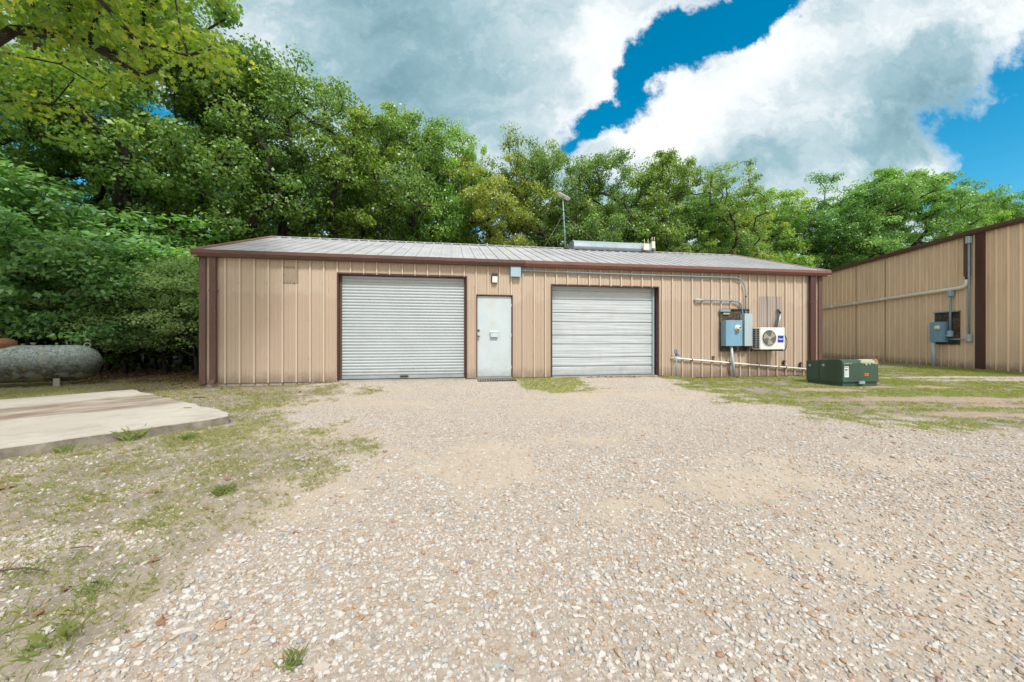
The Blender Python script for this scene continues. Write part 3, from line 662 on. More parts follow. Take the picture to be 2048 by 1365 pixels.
# ------------------------------------------------------------------ ribbed sheet walls
PROF = [(-.028, 0), (-.016, .036), (.016, .036), (.028, 0), (.098, 0), (.104, .009), (.124, .009), (.130, 0), (.175, 0), (.181, .009), (.201, .009), (.207, 0)]
PITCH = .3048
def ribwall(x0, x1, zb, zt, openings=(), phase=0.0, mapf=None, prof=PROF, depth=1.0):
    """zb, zt: functions or numbers; openings (xa, xb, za, zb)"""
    fb = zb if callable(zb) else (lambda x: zb); ft = zt if callable(zt) else (lambda x: zt)
    xs = {round(x0, 5), round(x1, 5)}
    k0 = int((x0 - phase) / PITCH) - 2; k1 = int((x1 - phase) / PITCH) + 2
    pts = [(phase + k * PITCH + a, d * depth) for k in range(k0, k1 + 1) for a, d in prof]; pts.sort()
    PX = np.array([p[0] for p in pts]); PD = np.array([p[1] for p in pts])
    for p in PX:
        if x0 < p < x1: xs.add(round(float(p), 5))
    for o in openings:
        for e in o[:2]:
            if x0 < e < x1: xs.add(round(e, 5))
    xs = sorted(xs); mb = MB(); mp = mapf or (lambda x, d, z: (x, -d, z))
    dep = lambda x: float(np.interp(x, PX, PD))
    for a, b in zip(xs, xs[1:]):
        if b - a < 1e-5: continue
        m = (a + b) / 2; spans = [(None, None)]
        hits = sorted([(o[2], o[3]) for o in openings if o[0] <= m <= o[1]])
        lo = 'b'; segs = []; cur = 'b'
        zc = (fb(a), fb(b))
        for (oa, ob) in hits:
            if oa > max(zc): segs.append((zc[0], zc[1], oa, oa))
            zc = (ob, ob)
        segs.append((zc[0], zc[1], ft(a), ft(b)))
        da, db = dep(a), dep(b)
        for (za, zb_, zc1, zd) in segs:
            if zc1 - za < 1e-4 and zd - zb_ < 1e-4: continue
            mb.add([mp(a, da, za), mp(b, db, zb_), mp(b, db, zd), mp(a, da, zc1)], [(0, 1, 2, 3)])
    return mb

# ------------------------------------------------------------------ main building
W = FM.W
XL, XR = -.80, 15.85; DEP = 7.32; EZ = 2.985; ROOF0 = 3.105; RID = 4.42
BL = thing('metal_building', 'long low tan metal workshop with grey metal roof and two roller doors', 'building', (0, 0, 0), FM)
d1 = (W(680, 0)[0], W(932, 0)[0], W(800, 760)[1], W(680, 548.5)[1]); d1 = (d1[0] - .03, d1[1], .10, d1[3])
d2 = (W(1104, 0)[0], W(1315.5, 0)[0], .10, W(1104, 571)[1])
dp = (W(952, 0)[0], W(1025.5, 0)[0], .10, W(952, 589.5)[1])
zb = lambda x: .075 if x < 2.2 else (.095 if x < 10.55 else max(.015, .095 - (x - 10.55) * .12))
SEAM = W(1045, 0)[0]
front = ribwall(XL, XR, zb, EZ, (d1, d2, dp))
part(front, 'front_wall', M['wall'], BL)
part(MB().box(SEAM - .004, SEAM + .004, -.036, -.0, .1, EZ - .01), 'panel_joint', M['darkbrown'], BL)
# other walls
roofz = lambda y: ROOF0 - .04 + (RID - ROOF0) * (1 - abs(y - DEP / 2) / (DEP / 2 + .17))
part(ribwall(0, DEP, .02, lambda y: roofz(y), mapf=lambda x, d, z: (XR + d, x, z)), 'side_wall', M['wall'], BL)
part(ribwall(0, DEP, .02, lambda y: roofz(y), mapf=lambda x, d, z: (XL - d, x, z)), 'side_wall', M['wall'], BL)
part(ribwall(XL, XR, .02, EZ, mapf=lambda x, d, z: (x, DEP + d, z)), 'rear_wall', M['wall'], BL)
fo = MB().box(XL + .05, XR - .05, .02, DEP - .04, -.15, .092)
fo.box(d1[0] + .03, d1[1] - .01, -.05, .021, -.12, .088); fo.box(d2[0] + .02, d2[1] - .01, -.03, .021, -.12, .088); fo.box(dp[0], dp[1], -.03, .021, -.12, .089)
part(fo, 'foundation', M['found'], BL)
# roof: two ribbed slopes
slope = (RID - ROOF0) / (DEP / 2 + .17)
def slopemap(side):
    def f(x, d, t):                                 # t runs from eave (0) to ridge (1)
        y = -.17 + (DEP / 2 + .17) * t; z = ROOF0 + (RID - ROOF0) * t + d
        return (x, y if side == 0 else DEP - y, z)
    return f
rf = ribwall(XL - .02, XR + .02, 0, 1, mapf=slopemap(0), depth=.9); rb = ribwall(XL - .02, XR + .02, 0, 1, mapf=slopemap(1), depth=.9)
n0 = len(rf.v); rf.add(rb.v, rb.f)
RF = part(rf, 'roof', M['roof'], BL)
part(MB().add([(XL, DEP / 2 - .14, RID - .14 * slope + .034), (XR, DEP / 2 - .14, RID - .14 * slope + .034), (XR, DEP / 2, RID + .04), (XL, DEP / 2, RID + .04), (XR, DEP / 2 + .14, RID - .14 * slope + .034), (XL, DEP / 2 + .14, RID - .14 * slope + .034)], [(0, 1, 2, 3), (3, 2, 4, 5)]), 'ridge_cap', M['roof'], BL, RF)
for xe, nm_ in ((XL - .06, 0), (XR + .12, 1)):       # rake trim along both gable edges
    mb = MB()
    for sd in (0, 1):
        f = slopemap(sd); a = f(xe, 0, 0); b = f(xe, 0, 1)
        v = []
        for (dx, dz) in ((-.06, -.13), (.06, -.13), (.06, .048), (-.06, .048)):
            v.append((a[0] + dx, a[1], a[2] + dz)); v.append((b[0] + dx, b[1], b[2] + dz))
        mb.add(v, [(0, 1, 3, 2), (2, 3, 5, 4), (4, 5, 7, 6), (6, 7, 1, 0), (0, 2, 4, 6), (1, 3, 5, 7)])
    part(mb, 'rake_trim', M['rake'], BL)
# eave gutters in lengths
gut = [(-.02, ROOF0 - .015), (-.165, ROOF0 - .015), (-.165, ROOF0 + .018), (-.205, ROOF0 + .022), (-.205, ROOF0 - .055), (-.155, EZ - .005), (-.02, EZ - .005)]
j1, j2 = W(1051, 530, .2)[0], W(1467, 540, .2)[0]
for a, b, m, lb in ((XL - .12, j1 - .001, M['brown'], 'dark brown left half of the eave gutter'), (j1 + .001, j2, M['brown2'], 'faded red-brown gutter length above the right roller door'), (j2 + .003, XR + .18, M['brown2'], 'faded red-brown gutter length at the right end')):
    g_ = part(MB().prism(gut, a, b, 'x'), 'gutter', m, BL, label=lb)
    part(MB().box(b - .03, b - .012, -.209, -.203, ROOF0 - .05, ROOF0 + .02), 'gutter_joint', m, BL, g_)
part(MB().prism([(DEP - p[0], p[1]) for p in gut], XL - .12, XR + .18, 'x'), 'rear_gutter', M['brown'], BL)
# corner trims and downspouts
for a, b in ((XL - .035, XL + .10), (XR - .10, XR + .035)):
    mb = MB().box(a, b, -.045, .012, .06 if a < 0 else .0, EZ)
    if a < 0: mb.box(a, a + .03, .012, .13, .06, EZ)
    else: mb.box(b - .03, b, .012, .13, .0, EZ)
    part(mb, 'corner_trim', M['brown'], BL)
for (pa, pb, zlo) in ((418.5, 431, .12), (1621.5, 1632, .05)):
    a, b = W(pa, 0, .11)[0], W(pb, 0, .11)[0]
    ds = MB()
    w4 = (b - a) / 9
    poly = []                                       # fluted rectangular tube in plan
    for (x, y) in ((a, -.042), (a, -.115), (a + 2 * w4, -.115), (a + 2.6 * w4, -.108), (a + 3.4 * w4, -.108), (a + 4 * w4, -.115), (a + 5 * w4, -.115), (a + 5.6 * w4, -.108), (a + 6.4 * w4, -.108), (a + 7 * w4, -.115), (b, -.115), (b, -.042)):
        poly.append((x, y))
    ds.prism(poly, zlo, EZ, 'z')
    if pa < 500: ds.add([(a, -.115, zlo + .06), (b, -.115, zlo + .06), (b, -.19, zlo - .03), (a, -.19, zlo - .03), (a, -.12, zlo - .04), (b, -.12, zlo - .04)], [(0, 1, 2, 3), (3, 2, 5, 4)])
    o = part(ds, 'downspout', M['brown'] if pa < 500 else M['darkbrown'], BL)
    part(MB().box(a - .02, b + .02, -.118, -.03, 2.2, 2.225), 'strap', M['brown'], BL, o)
# patches on the wall
SCR = {}
def screws(par, xs, zs, y, r=.008):
    if r not in SCR:
        m_ = MB().lathe([(r, 0), (r, -.006), (r * .5, -.009)], (0, 0, 0), 'y', 8); me = bpy.data.meshes.new('screw'); me.from_pydata(m_.v, [], m_.f); me.materials.append(M['iron']); SCR[r] = me
    for x, z in zip(xs, zs):
        o = bpy.data.objects.new('screw', SCR[r]); COL.objects.link(o); o.parent = par; o.location = (x, y, z)
def patch(px0, py0, px1, py1, mat, nm_, nscr):
    a, zt = W(px0, py0, .04); b, zb_ = W(px1, py1, .04)
    mb = ribwall(a, b, zb_, zt, mapf=lambda x, d, z: (x, -d - .012, z))
    o = part(mb, nm_, mat, BL)
    s = o; xs = [a + .02 + (b - a - .04) * i / (nscr - 1) for i in range(nscr)]
    screws(s, xs + xs, [zt - .02] * nscr + [zb_ + .02] * nscr, -.02); screws(s, [a + .02, b - .02], [(zt + zb_) / 2] * 2, -.02)
patch(566, 533, 595.5, 567, M['wallplate'], 'cover_plate', 5)
patch(1518.5, 593, 1564, 657, M['wallpale'], 'pale_patch', 4)
# rows of wall screws
s = BL; rr = random.Random(3)
for zr in (2.42, 1.55, .62, .16):
    k = 0
    while True:
        x = k * PITCH - .045 - (.61 if zr > 2 else .3); k += 2 if zr > 2 else 3
        if x > XR - .2: break
        if x < XL + .4 or any(o[0] - .04 < x < o[1] + .04 and zr < o[3] + .03 for o in (d1, d2, dp)): continue
        screws(s, [x], [zr + rr.uniform(-.02, .02)], -.001, .007)
# trims round the openings
def trim(o, nm_, w, rec, left=True):
    a, b, z0, z1 = o; mb = MB()
    mb.box(a - w, a, -.036, rec, z0 - .01, z1 + w); mb.box(b, b + w * .8, -.036, rec, z0 - .01, z1 + w); mb.box(a, b, -.036, rec, z1, z1 + w)
    return part(mb, nm_, M['darkbrown'] if nm_ != 'door_frame' else M['brown'], BL)
# roller door 1: corrugated curtain
REC1 = .15
rd = trim(d1, 'door_surround', .035, REC1 + .06)
a, b, z0, z1 = d1; mb = MB(); nseg = 33; hz = (z1 - z0 - .09) / nseg; per = 8
prof = []
for i in range(nseg):
    for k in range(per):
        t = k / per; prof.append((z0 + .09 + (i + t) * hz, .020 * (sin(pi * t) ** .7) if t < .86 else -.0 - .004))
prof.append((z1 - .005, 0))
xs_ = [a, b]; v = []; f = []
for i, (z, d) in enumerate(prof): v += [(a, REC1 - d, z), (b, REC1 - d, z)]
f = [(2 * i, 2 * i + 1, 2 * i + 3, 2 * i + 2) for i in range(len(prof) - 1)]
curt = part(MB().add(v, f), 'roller_door', M['curtain'], BL, label='left wide corrugated pale blue-grey roller door')
part(MB().box(a, b, REC1 - .03, REC1 + .012, z0 + .012, z0 + .088, .004), 'bottom_bar', M['galv'], BL, curt)
hx, hz_ = W(808.5, 753, -REC1 + .05); part(MB().box(hx - .10, hx + .10, REC1 - .055, REC1 - .028, z0 + .045, z0 + .085, .006), 'door_pull', M['black'], BL, curt)
for xx in (a, b - .045): part(MB().box(xx, xx + .045, REC1 - .045, REC1 - .031, z0, z1), 'guide_rail', M['brown'], BL, curt)
# roller door 2: flat slats with grooves at uneven spacing, slightly oil-canned
REC2 = .19
trim(d2, 'door_surround', .030, REC2 + .06)
a, b, z0, z1 = d2
gro = [(1 - (y - 200) / (1185 - 200)) for y in (243, 345, 495, 600, 750, 850, 1003, 1103)]
mb = MB(); NXs = 60; zs = []
NZs = 240
rq = Noise2(77)
v = []
for i in range(NZs + 1):
    t = i / NZs
    for j in range(NXs + 1):
        u = j / NXs; d = .0016 * sin(t * pi * 60)
        d += .016 * float(rq.fbm(np.array([u * 2.6]), np.array([t * 44]), 1.0, 2)[0] - .5)
        for g0 in gro:
            if abs(t - g0) < .0045: d = -.034
        v.append((a + .01 + (b - .07 - a - .01) * u, REC2 - d, z0 + .05 + (z1 - z0 - .05) * t))
f = [(i * (NXs + 1) + j, i * (NXs + 1) + j + 1, (i + 1) * (NXs + 1) + j + 1, (i + 1) * (NXs + 1) + j) for i in range(NZs) for j in range(NXs)]
mb.add(v, f, True)
c2 = part(mb, 'roller_door', M['curtain2'], BL, label='right narrower flat-slatted pale roller door')
part(MB().box(a + .01, b - .07, REC2 - .012, REC2 + .02, z0 + .008, z0 + .05, .003), 'bottom_bar', M['galv'], BL, c2)
part(MB().box(b - .07, b - .02, REC2 - .05, REC2 - .008, z0, z1), 'guide_rail', M['greybox2'], BL, c2); part(MB().box(a, a + .02, REC2 - .05, REC2 - .008, z0, z1), 'guide_rail', M['greybox2'], BL, c2)
# entrance door
a, b, z0, z1 = dp
fr = trim((a + .02, b - .02, z0, z1 - .02), 'door_frame', .022, .06)
dd = part(MB().box(a + .035, b - .035, .016, .055, z0 + .03, z1 - .035, .003), 'entrance_door', M['door'], BL)
part(MB().box(a + .02, b - .02, .0, .07, z0 - .005, z0 + .022), 'threshold', M['galv'], BL, dd)
kx, kz = W(957.5, 672.5, -.01); lx, lz = W(957.5, 661, -.01)
part(MB().lathe([(.032, .016), (.030, .008), (.013, .004), (.012, -.028), (.026, -.036), (.029, -.05), (.020, -.062), (.004, -.065)], (kx, 0, kz), 'y', 20), 'knob', M['steel'], BL, dd)
part(MB().lathe([(.031, .016), (.031, .004), (.026, -.006), (.012, -.009), (.011, -.016)], (lx, 0, lz), 'y', 20), 'deadbolt', M['steel'], BL, dd)
ma, mz1 = W(981, 664, .04); mb_, mz0 = W(996, 675, .04)
ml = part(MB().box(ma, mb_, -.05, .016, mz0, mz1, .006), 'mail_box', M['door'], BL, dd)
part(MB().prism([(-.062, mz1 - .012), (.0, mz1 + .012), (.014, mz1 + .012), (.014, mz1 + .002), (-.055, mz1 - .018)], ma - .008, mb_ + .008, 'x'), 'lid', M['white'], BL, ml)
for hz_ in (z0 + .25, z0 + 1.08, z1 - .28): part(MB().lathe([(.008, hz_ - .05), (.008, hz_ + .05)], (b - .033, .012, 0), 'z', 8), 'hinge', M['door'], BL, dd)

# ------------------------------------------------------------------ things fixed to the main building
def wthing(name, label, cat, px, py, off=0.0, frame=FM, group=None):
    s_, z_ = frame.W(px, py, off); return thing(name, label, cat, (s_, -off, z_), frame, group)
def wbox(frame, px0, py0, px1, py1, y_near, y_far, b=.004):   # box whose front face fills a photo rectangle
    a, zt = frame.W(px0, py0, y_near); c, zb_ = frame.W(px1, py1, y_near)
    return MB().box(a, c, -y_near, -y_far, zb_, zt, b), (a, c, zb_, zt)
# lamp over the door
t = wthing('wall_lamp', 'black wall lamp with frosted white lens above the entrance door', 'lamp', 989, 557, .03)
m_, q = wbox(FM, 983, 547, 995, 567, .05, .028); part(m_, 'housing', M['black'], t)
a, c, zb_, zt = q; part(MB().prism([(-.05, zt), (-.11, zt - .012), (-.115, zt - .075), (-.05, zt - .075)], a, c, 'x'), 'hood', M['black'], t)
part(MB().prism([(-.05, zt - .078), (-.105, zt - .078), (-.088, zb_ + .015), (-.05, zb_ + .012)], a + .018, c - .010, 'x'), 'lens', M['lens'], t)
# junction box and eave conduit
t = wthing('junction_box', 'square grey metal junction box under the eave between door and right roller door', 'electrical box', 1031, 543, .03)
m_, q = wbox(FM, 1021.5, 534, 1042, 554, .13, .032); part(m_, 'body', M['greybox'], t)
part(MB().box(q[0] - .004, q[1] + .004, -.134, -.05, q[3] - .006, q[3] + .008, .002), 'lid', M['greybox2'], t)
OFFC = .075
def bend(p0, c, p1, n=8):
    p0, c, p1 = map(Vector, (p0, c, p1)); return [tuple(p0 * (1 - t) ** 2 + c * 2 * t * (1 - t) + p1 * t * t) for t in [i / n for i in range(n + 1)]]
def wp(px, py, off=OFFC, frame=FM): a_, z_ = frame.W(px, py, off); return (a_, -off, z_)
def clamps(pts, r, root, mat, axis):
    for p in pts:
        mb = MB()
        if axis == 'x': mb.lathe([(r * 1.25, p[0] - .022), (r * 1.25, p[0] + .022)], (0, p[1], p[2]), 'x', 12)
        else: mb.lathe([(r * 1.25, p[2] - .022), (r * 1.25, p[2] + .022)], (p[0], p[1], 0), 'z', 12)
        part(mb, 'coupling', mat, root)
t = wthing('conduit', 'long grey conduit running under the eave and bending down into the tall grey box', 'conduit', 1043, 541, OFFC)
y0c = wp(1041, 541.5); y1c = wp(1468, 558.5); dn = wp(1491.5, 590); en = wp(1491, 634)
y1c = (y1c[0], y1c[1], y0c[2] - .02); top = (y1c[0], -OFFC, y1c[2])
part(MB().tube([y0c, ((y0c[0] + top[0]) / 2, -OFFC, (y0c[2] + top[2]) / 2 - .008), top] + bend(top, (dn[0], -OFFC, top[2]), dn)[1:] + [en], .017, 12), 'pipe', M['conduit'], t)
clamps([wp(x, 0) [:2] + (y0c[2] + (top[2] - y0c[2]) * u,) for x, u in ((1050, .02), (1180, .33), (1262, .52), (1383, .8), (1459, .98))], .019, t, M['conduit'], 'x')
clamps([(dn[0], -OFFC, dn[2] - .05)], .019, t, M['iron'], 'z')
t = wthing('conduit', 'short grey conduit with a pull fitting, bending down over the weathered board', 'conduit', 1397, 600, OFFC)
p0 = wp(1404, 600.5); p1 = wp(1468, 602); d_ = wp(1484.5, 622); e_ = wp(1485.5, 633)
part(MB().tube([p0, p1] + bend(p1, (d_[0], -OFFC, p1[2]), d_)[1:] + [(e_[0], -OFFC - .02, e_[2])], .019, 12), 'pipe', M['conduit'], t)
a_ = wp(1391.5, 600, .08); b_ = wp(1405, 600, .08)
part(MB().tube([(a_[0], -.02, a_[2]), (a_[0] + .02, -.05, a_[2]), (a_[0] + .05, -.085, a_[2]), (b_[0], -.08, a_[2])], [.03, .034, .034, .028], 12), 'pull_fitting', M['greybox2'], t)
clamps([wp(x, 601.5) for x in (1406, 1441, 1463)], .02, t, M['conduit'], 'x')
# weathered board
t = wthing('backing_board', 'rotting dark plywood board fixed to the wall behind the grey boxes', 'board', 1470, 700, .035)
m_, q = wbox(FM, 1440.5, 619, 1499, 703, .055, .034, 0); 
bd = part(m_, 'board', M['board'], t)
m_, q2 = wbox(FM, 1441, 618, 1461, 624, .10, .056, .002); part(m_, 'flashing', M['conduit'], t, bd)
m_, q2 = wbox(FM, 1447, 626, 1459.5, 629.5, .09, .056, .001); part(m_, 'yellow_label', M['peel'], t, bd)
part(MB().box(q[0] + .02, q[1] - .03, -.10, -.056, q[3] + .004, q[3] + .016), 'drip_cap', M['iron'], t, bd)
# tall box
t = wthing('electrical_box', 'tall narrow grey electrical box right of the meter box', 'electrical box', 1495, 660, .06)
m_, q = wbox(FM, 1489.5, 627.5, 1505, 692.5, .24, .058); part(m_, 'body', M['greybox2'], t)
part(MB().lathe([(.03, q[3] - .002), (.03, q[3] + .05), (.036, q[3] + .055), (.036, q[3] + .065)], (q[0] + .12, -.15, 0), 'z', 14), 'hub', M['conduit'], t)
# meter box
t = wthing('meter_box', 'square blue-grey meter box with round socket on the weathered board', 'meter box', 1465, 680, .06)
m_, q = wbox(FM, 1452, 641.5, 1485, 692.5, .26, .058); bdm = part(m_, 'body', M['bluebox'], t)
part(MB().box(q[0] - .006, q[1] + .006, -.264, -.2, q[3] - .005, q[3] + .006, .002), 'top_lip', M['greybox2'], t, bdm)
mx, mz = FM.W(1477, 657, .3)
mt = part(MB().lathe([(.095, -.258), (.095, -.275), (.075, -.28), (.072, -.33), (.06, -.345), (.01, -.35)], (mx, 0, mz), 'y', 24), 'meter_socket', M['cream'], t)
part(MB().box(mx - .01, mx + .04, -.36, -.347, mz - .0, mz + .035), 'slot', M['ink'], t, mt); part(MB().box(mx - .07, mx - .02, -.352, -.335, mz - .06, mz - .03), 'slot', M['ink'], t, mt)
part(MB().lathe([(.018, -.05), (.018, -.12), (.012, -.125)], (q[0] + .3, 0, q[2] - .035), 'y', 12), 'bolt', M['paper'], t)
t = wthing('conduit', 'leaning pale grey riser pipe from the meter box down to the ground', 'conduit', 1466, 751, .1)
p0 = wp(1462.5, 692, .18); p1 = wp(1465, 722, .16); p2 = wp(1469, 751, .10)
part(MB().tube([p0, p1, (p2[0], p2[1], .0)], [.034, .036, .042], 14), 'pipe', M['pvcgrey'], t)
# air conditioner
t = wthing('air_conditioner', 'white wall-hung air conditioner outdoor unit with round fan grille and blue badge', 'air conditioner', 1540, 700, .1)
ACF, ACB = .42, .13
a, zt = FM.W(1521, 655.5, ACF); c, zb_ = FM.W(1570, 699.5, ACF)
a2, _ = FM.W(1510, 655, ACF)
W_ = c - a
part(MB().box(a - .0, c, -ACF, -ACB, zb_, zt, .012), 'casing', M['white'], t)
cas = [o for o in t.children if o.name.startswith('casing')][0]
# side grille facing left, the coil behind it
mb = MB(); ng = 11
for i in range(ng + 1):
    z = zb_ + .03 + (zt - zb_ - .06) * i / ng; mb.box(a - .012, a - .003, -ACF + .02, -ACB - .015, z - .006, z + .006)
for yy in (-ACF + .02, (-ACF - ACB) / 2, -ACB - .02): mb.box(a - .013, a - .002, yy - .007, yy + .007, zb_ + .03, zt - .03)
part(mb, 'side_grille', M['white'], t, cas)
part(MB().box(a - .0025, a - .0005, -ACF + .02, -ACB - .02, zb_ + .03, zt - .03), 'coil', M['dark'], t, cas)
fx, fz = FM.W(1538, 676.5, ACF); fr_ = .165 * (zt - zb_) / .52
fr_ = (zt - zb_) * .36
part(MB().lathe([(fr_ * 1.08, -ACF + .001), (fr_ * 1.06, -ACF - .01), (fr_, -ACF - .012), (fr_, -ACF - .002)], (fx, 0, fz), 'y', 40), 'fan_ring', M['white'], t, cas)
part(MB().lathe([(fr_ * .985, -ACF - .0135), (.001, -ACF - .0135)], (fx, 0, fz), 'y', 40), 'fan_well', M['well'], t, cas)
fb_ = MB()
for k in range(3):
    an = 2 * pi * k / 3 + .5; v = []
    for i in range(7):
        rr_ = fr_ * (.15 + .78 * i / 6); w_ = .55 - .1 * i / 6
        for e in (-w_, w_): v.append((fx + rr_ * cos(an + e + .25 * i / 6), -ACF - .016 - (.006 if e > 0 else 0), fz + rr_ * sin(an + e + .25 * i / 6)))
    fb_.add(v, [(2 * i, 2 * i + 1, 2 * i + 3, 2 * i + 2) for i in range(6)], True)
fb_.lathe([(fr_ * .2, -ACF - .016), (fr_ * .17, -ACF - .026), (.002, -ACF - .028)], (fx, 0, fz), 'y', 20)
fan = part(fb_, 'fan', M['fan'], t, cas)
gr_ = MB()
for k in range(1, 8):
    q_ = fr_ * k / 8; ring = [(fx + q_ * cos(x_), -ACF - .032, fz + q_ * sin(x_)) for x_ in [2 * pi * i / 32 for i in range(33)]]
    gr_.tube(ring, .0013, 4, False)
for k in range(8):
    an = pi * k / 8; gr_.tube([(fx - fr_ * cos(an), -ACF - .030, fz - fr_ * sin(an)), (fx + fr_ * cos(an), -ACF - .030, fz + fr_ * sin(an))], .0016, 4, False)
part(gr_, 'fan_guard', M['white'], t, cas)
la, lzt = FM.W(1555.5, 671.5, ACF); lb, lzb = FM.W(1567, 685.5, ACF)
lg = part(MB().box(la, lb, -ACF - .003, -ACF + .001, lzb, lzt), 'badge', M['logo'], t, cas)
def text(body, size, mat, name, root, parent, loc, width=None, rotx=pi / 2, weight=0.0, bend_=None):
    cu = bpy.data.curves.new(name, 'FONT'); cu.body = body; cu.size = size; cu.extrude = .0008; cu.align_x = 'CENTER'; cu.align_y = 'CENTER'; cu.offset = weight
    to = bpy.data.objects.new(name, cu); COL.objects.link(to); bpy.context.view_layer.update()
    dg = bpy.context.evaluated_depsgraph_get(); me_ = bpy.data.meshes.new_from_object(to.evaluated_get(dg)); bpy.data.objects.remove(to); bpy.data.curves.remove(cu)
    me_.transform(Matrix.Rotation(rotx, 4, 'X'))
    if width:
        xs_ = [v_.co.x for v_ in me_.vertices]; w0 = max(xs_) - min(xs_); me_.transform(Matrix.Scale(width / w0, 4, (1, 0, 0)))
    b_ = TB[root.name]; me_.transform(Matrix.Translation((loc[0] - b_[0], loc[1] - b_[1], loc[2] - b_[2])))
    me_.materials.clear(); me_.materials.append(mat)
    o_ = bpy.data.objects.new(name, me_); COL.objects.link(o_); o_.parent = parent; return o_
text('Haier', .06, M['logotext'], 'lettering', t, lg, ((la + lb) / 2, -ACF - .0045, (lzb + lzt) / 2), (lb - la) * .82, weight=.001)
for bx_ in (a + .03, c - .10): part(MB().box(bx_, bx_ + .04, -ACF, .0, zb_ - .035, zb_ - .002).box(bx_ + .005, bx_ + .035, -.05, -.015, zb_ - .06, zb_ - .03), 'wall_bracket', M['iron'], t)
part(MB().tube([(a + .08, -ACF + .05, zb_ - .02), (a + .3, -ACF + .05, zb_ - .022), (c - .1, -ACF + .06, zb_ - .03)], .012, 8), 'drain_pan', M['iron'], t)
p0 = wp(1555.5, 620, .04); p1 = wp(1561, 628, .10); p2 = wp(1559, 640, .13); p3 = wp(1556, 657, .2)
part(MB().tube([(p0[0], -.01, p0[2]), p0, p1], [.034, .036, .03], 10), 'pipe_elbow', M['black'], t)
part(MB().tube([p1, p2, p3], [.024, .026, .026], 10), 'insulated_line', M['foil'], t)
part(MB().tube([(x_ - .045, y_, z_ - .01) for x_, y_, z_ in (p0, p1, p2, p3)], .014, 8), 'insulated_line', M['insul'], t)
p0 = (c - .01, -ACF + .06, zt - .14); part(MB().tube(bend(p0, (c + .20, -ACF + .05, (zt + zb_) / 2 - .02), (c + .05, -ACF + .05, zb_ - .04), 12) + [(c - .10, -ACF + .06, zb_ - .035)], .010, 8), 'power_cord', M['black'], t)
# low white water pipe, hydrant, taps
t = wthing('water_pipe', 'white plastic pipe running low along the right half of the wall', 'pipe', 1345, 716, .07)
p0 = wp(1345.5, 716.5, .07); p1 = wp(1604, 737.5, .07)
p1 = (15.55, -.07, p1[2] + (p1[2] - p0[2]) / (p1[0] - p0[0]) * (15.55 - p1[0]))
part(MB().tube([(p0[0] - .01, .0, p0[2]), (p0[0], -.05, p0[2]), (p0[0] + .04, -.07, p0[2]), ((p0[0] + p1[0]) / 2, -.075, (p0[2] + p1[2]) / 2 - .006), p1], .021, 12), 'pipe', M['pvc'], t)
for px in (1384, 1461, 1517, 1572):
    u = (FM.W(px, 0, .07)[0] - p0[0]) / (p1[0] - p0[0]); z_ = p0[2] + (p1[2] - p0[2]) * u; x_ = p0[0] + (p1[0] - p0[0]) * u
    part(MB().box(x_ - .012, x_ + .012, -.098, -.0, z_ - .03, z_ + .028, .003).box(x_ - .008, x_ + .008, -.04, -.034, z_ + .02, z_ + .06), 'strap', M['iron'], t)
x_, z_ = FM.W(1557, 730, .07); part(MB().lathe([(.0235, x_ - .03), (.0235, x_ + .03)], (0, -.073, p0[2] + (p1[2] - p0[2]) * ((x_ - p0[0]) / (p1[0] - p0[0]))), 'x', 12), 'orange_cement', M['orangerust'], t)
t = wthing('yard_hydrant', 'blue-headed yard hydrant on a thin grey riser pipe by the wall', 'hydrant', 1352.5, 752, .16)
hx, _ = FM.W(1352.5, 750, .16); _, hz1 = FM.W(1352.5, 711, .16)
part(MB().tube([(hx, -.16, -.02), (hx, -.16, hz1)], .014, 10), 'riser', M['conduit'], t)
hd = part(MB().tube([(hx, -.16, hz1 - .01), (hx, -.16, hz1 + .05)], [.026, .022], 12).tube([(hx, -.16, hz1 + .02), (hx + .035, -.19, hz1 + .02), (hx + .06, -.2, hz1 - .01)], [.018, .017, .016], 10).box(hx - .045, hx + .03, -.175, -.145, hz1 + .05, hz1 + .066, .003), 'head', M['blue'], t)
part(MB().tube([(hx - .03, -.16, hz1 + .05), (hx - .05, -.16, hz1 + .12), (hx - .03, -.16, hz1 + .155), (hx + .012, -.16, hz1 + .15), (hx + .02, -.16, hz1 + .07)], .011, 8), 'handle', M['blue'], t, hd)
for (px, py, lab) in ((1425.5, 715, 'brown hooded wall fitting between the hydrant and the meter riser pipe'), (1567, 723, 'brown hooded wall fitting under the right end of the air conditioner'), (1600.5, 727, 'brown hooded wall fitting left of the right downspout')):
    t = wthing('wall_vent', lab, 'wall fitting', px, py, .03, group='small hooded fittings above the white pipe')
    s_, z_ = FM.W(px, py, .03)
    part(MB().lathe([(.03, z_ - .01), (.045, z_), (.042, z_ + .03), (.02, z_ + .045), (.002, z_ + .047)], (s_, -.065, 0), 'z', 12), 'hood', M['fitting'], t)
    part(MB().box(s_ - .018, s_ + .018, -.045, -.0, z_ - .10, z_ - .005).prism([(s_ - .018, z_ - .10), (s_ + .018, z_ - .10), (s_ + .004, z_ - .17), (s_ - .008, z_ - .17)], -.04, -.032, 'y'), 'stem', M['iron'], t)
# floor grate in front of the door
a, b = dp[0] + .02, dp[1] + .02; fc = (a + b) / 2
t = thing('door_mat', 'black slotted rubber door mat on the gravel below the entrance door', 'door mat', (fc, -.3, .06), FM)
mb = MB().box(a, b, -.52, -.49, .066, .082).box(a, b, -.10, -.07, .066, .082)
for i in range(16):
    x_ = a + .012 + (b - a - .024) * i / 15; mb.box(x_ - .013, x_ + .013, -.49, -.10, .068, .080)
part(mb, 'slats', M['rubber'], t)
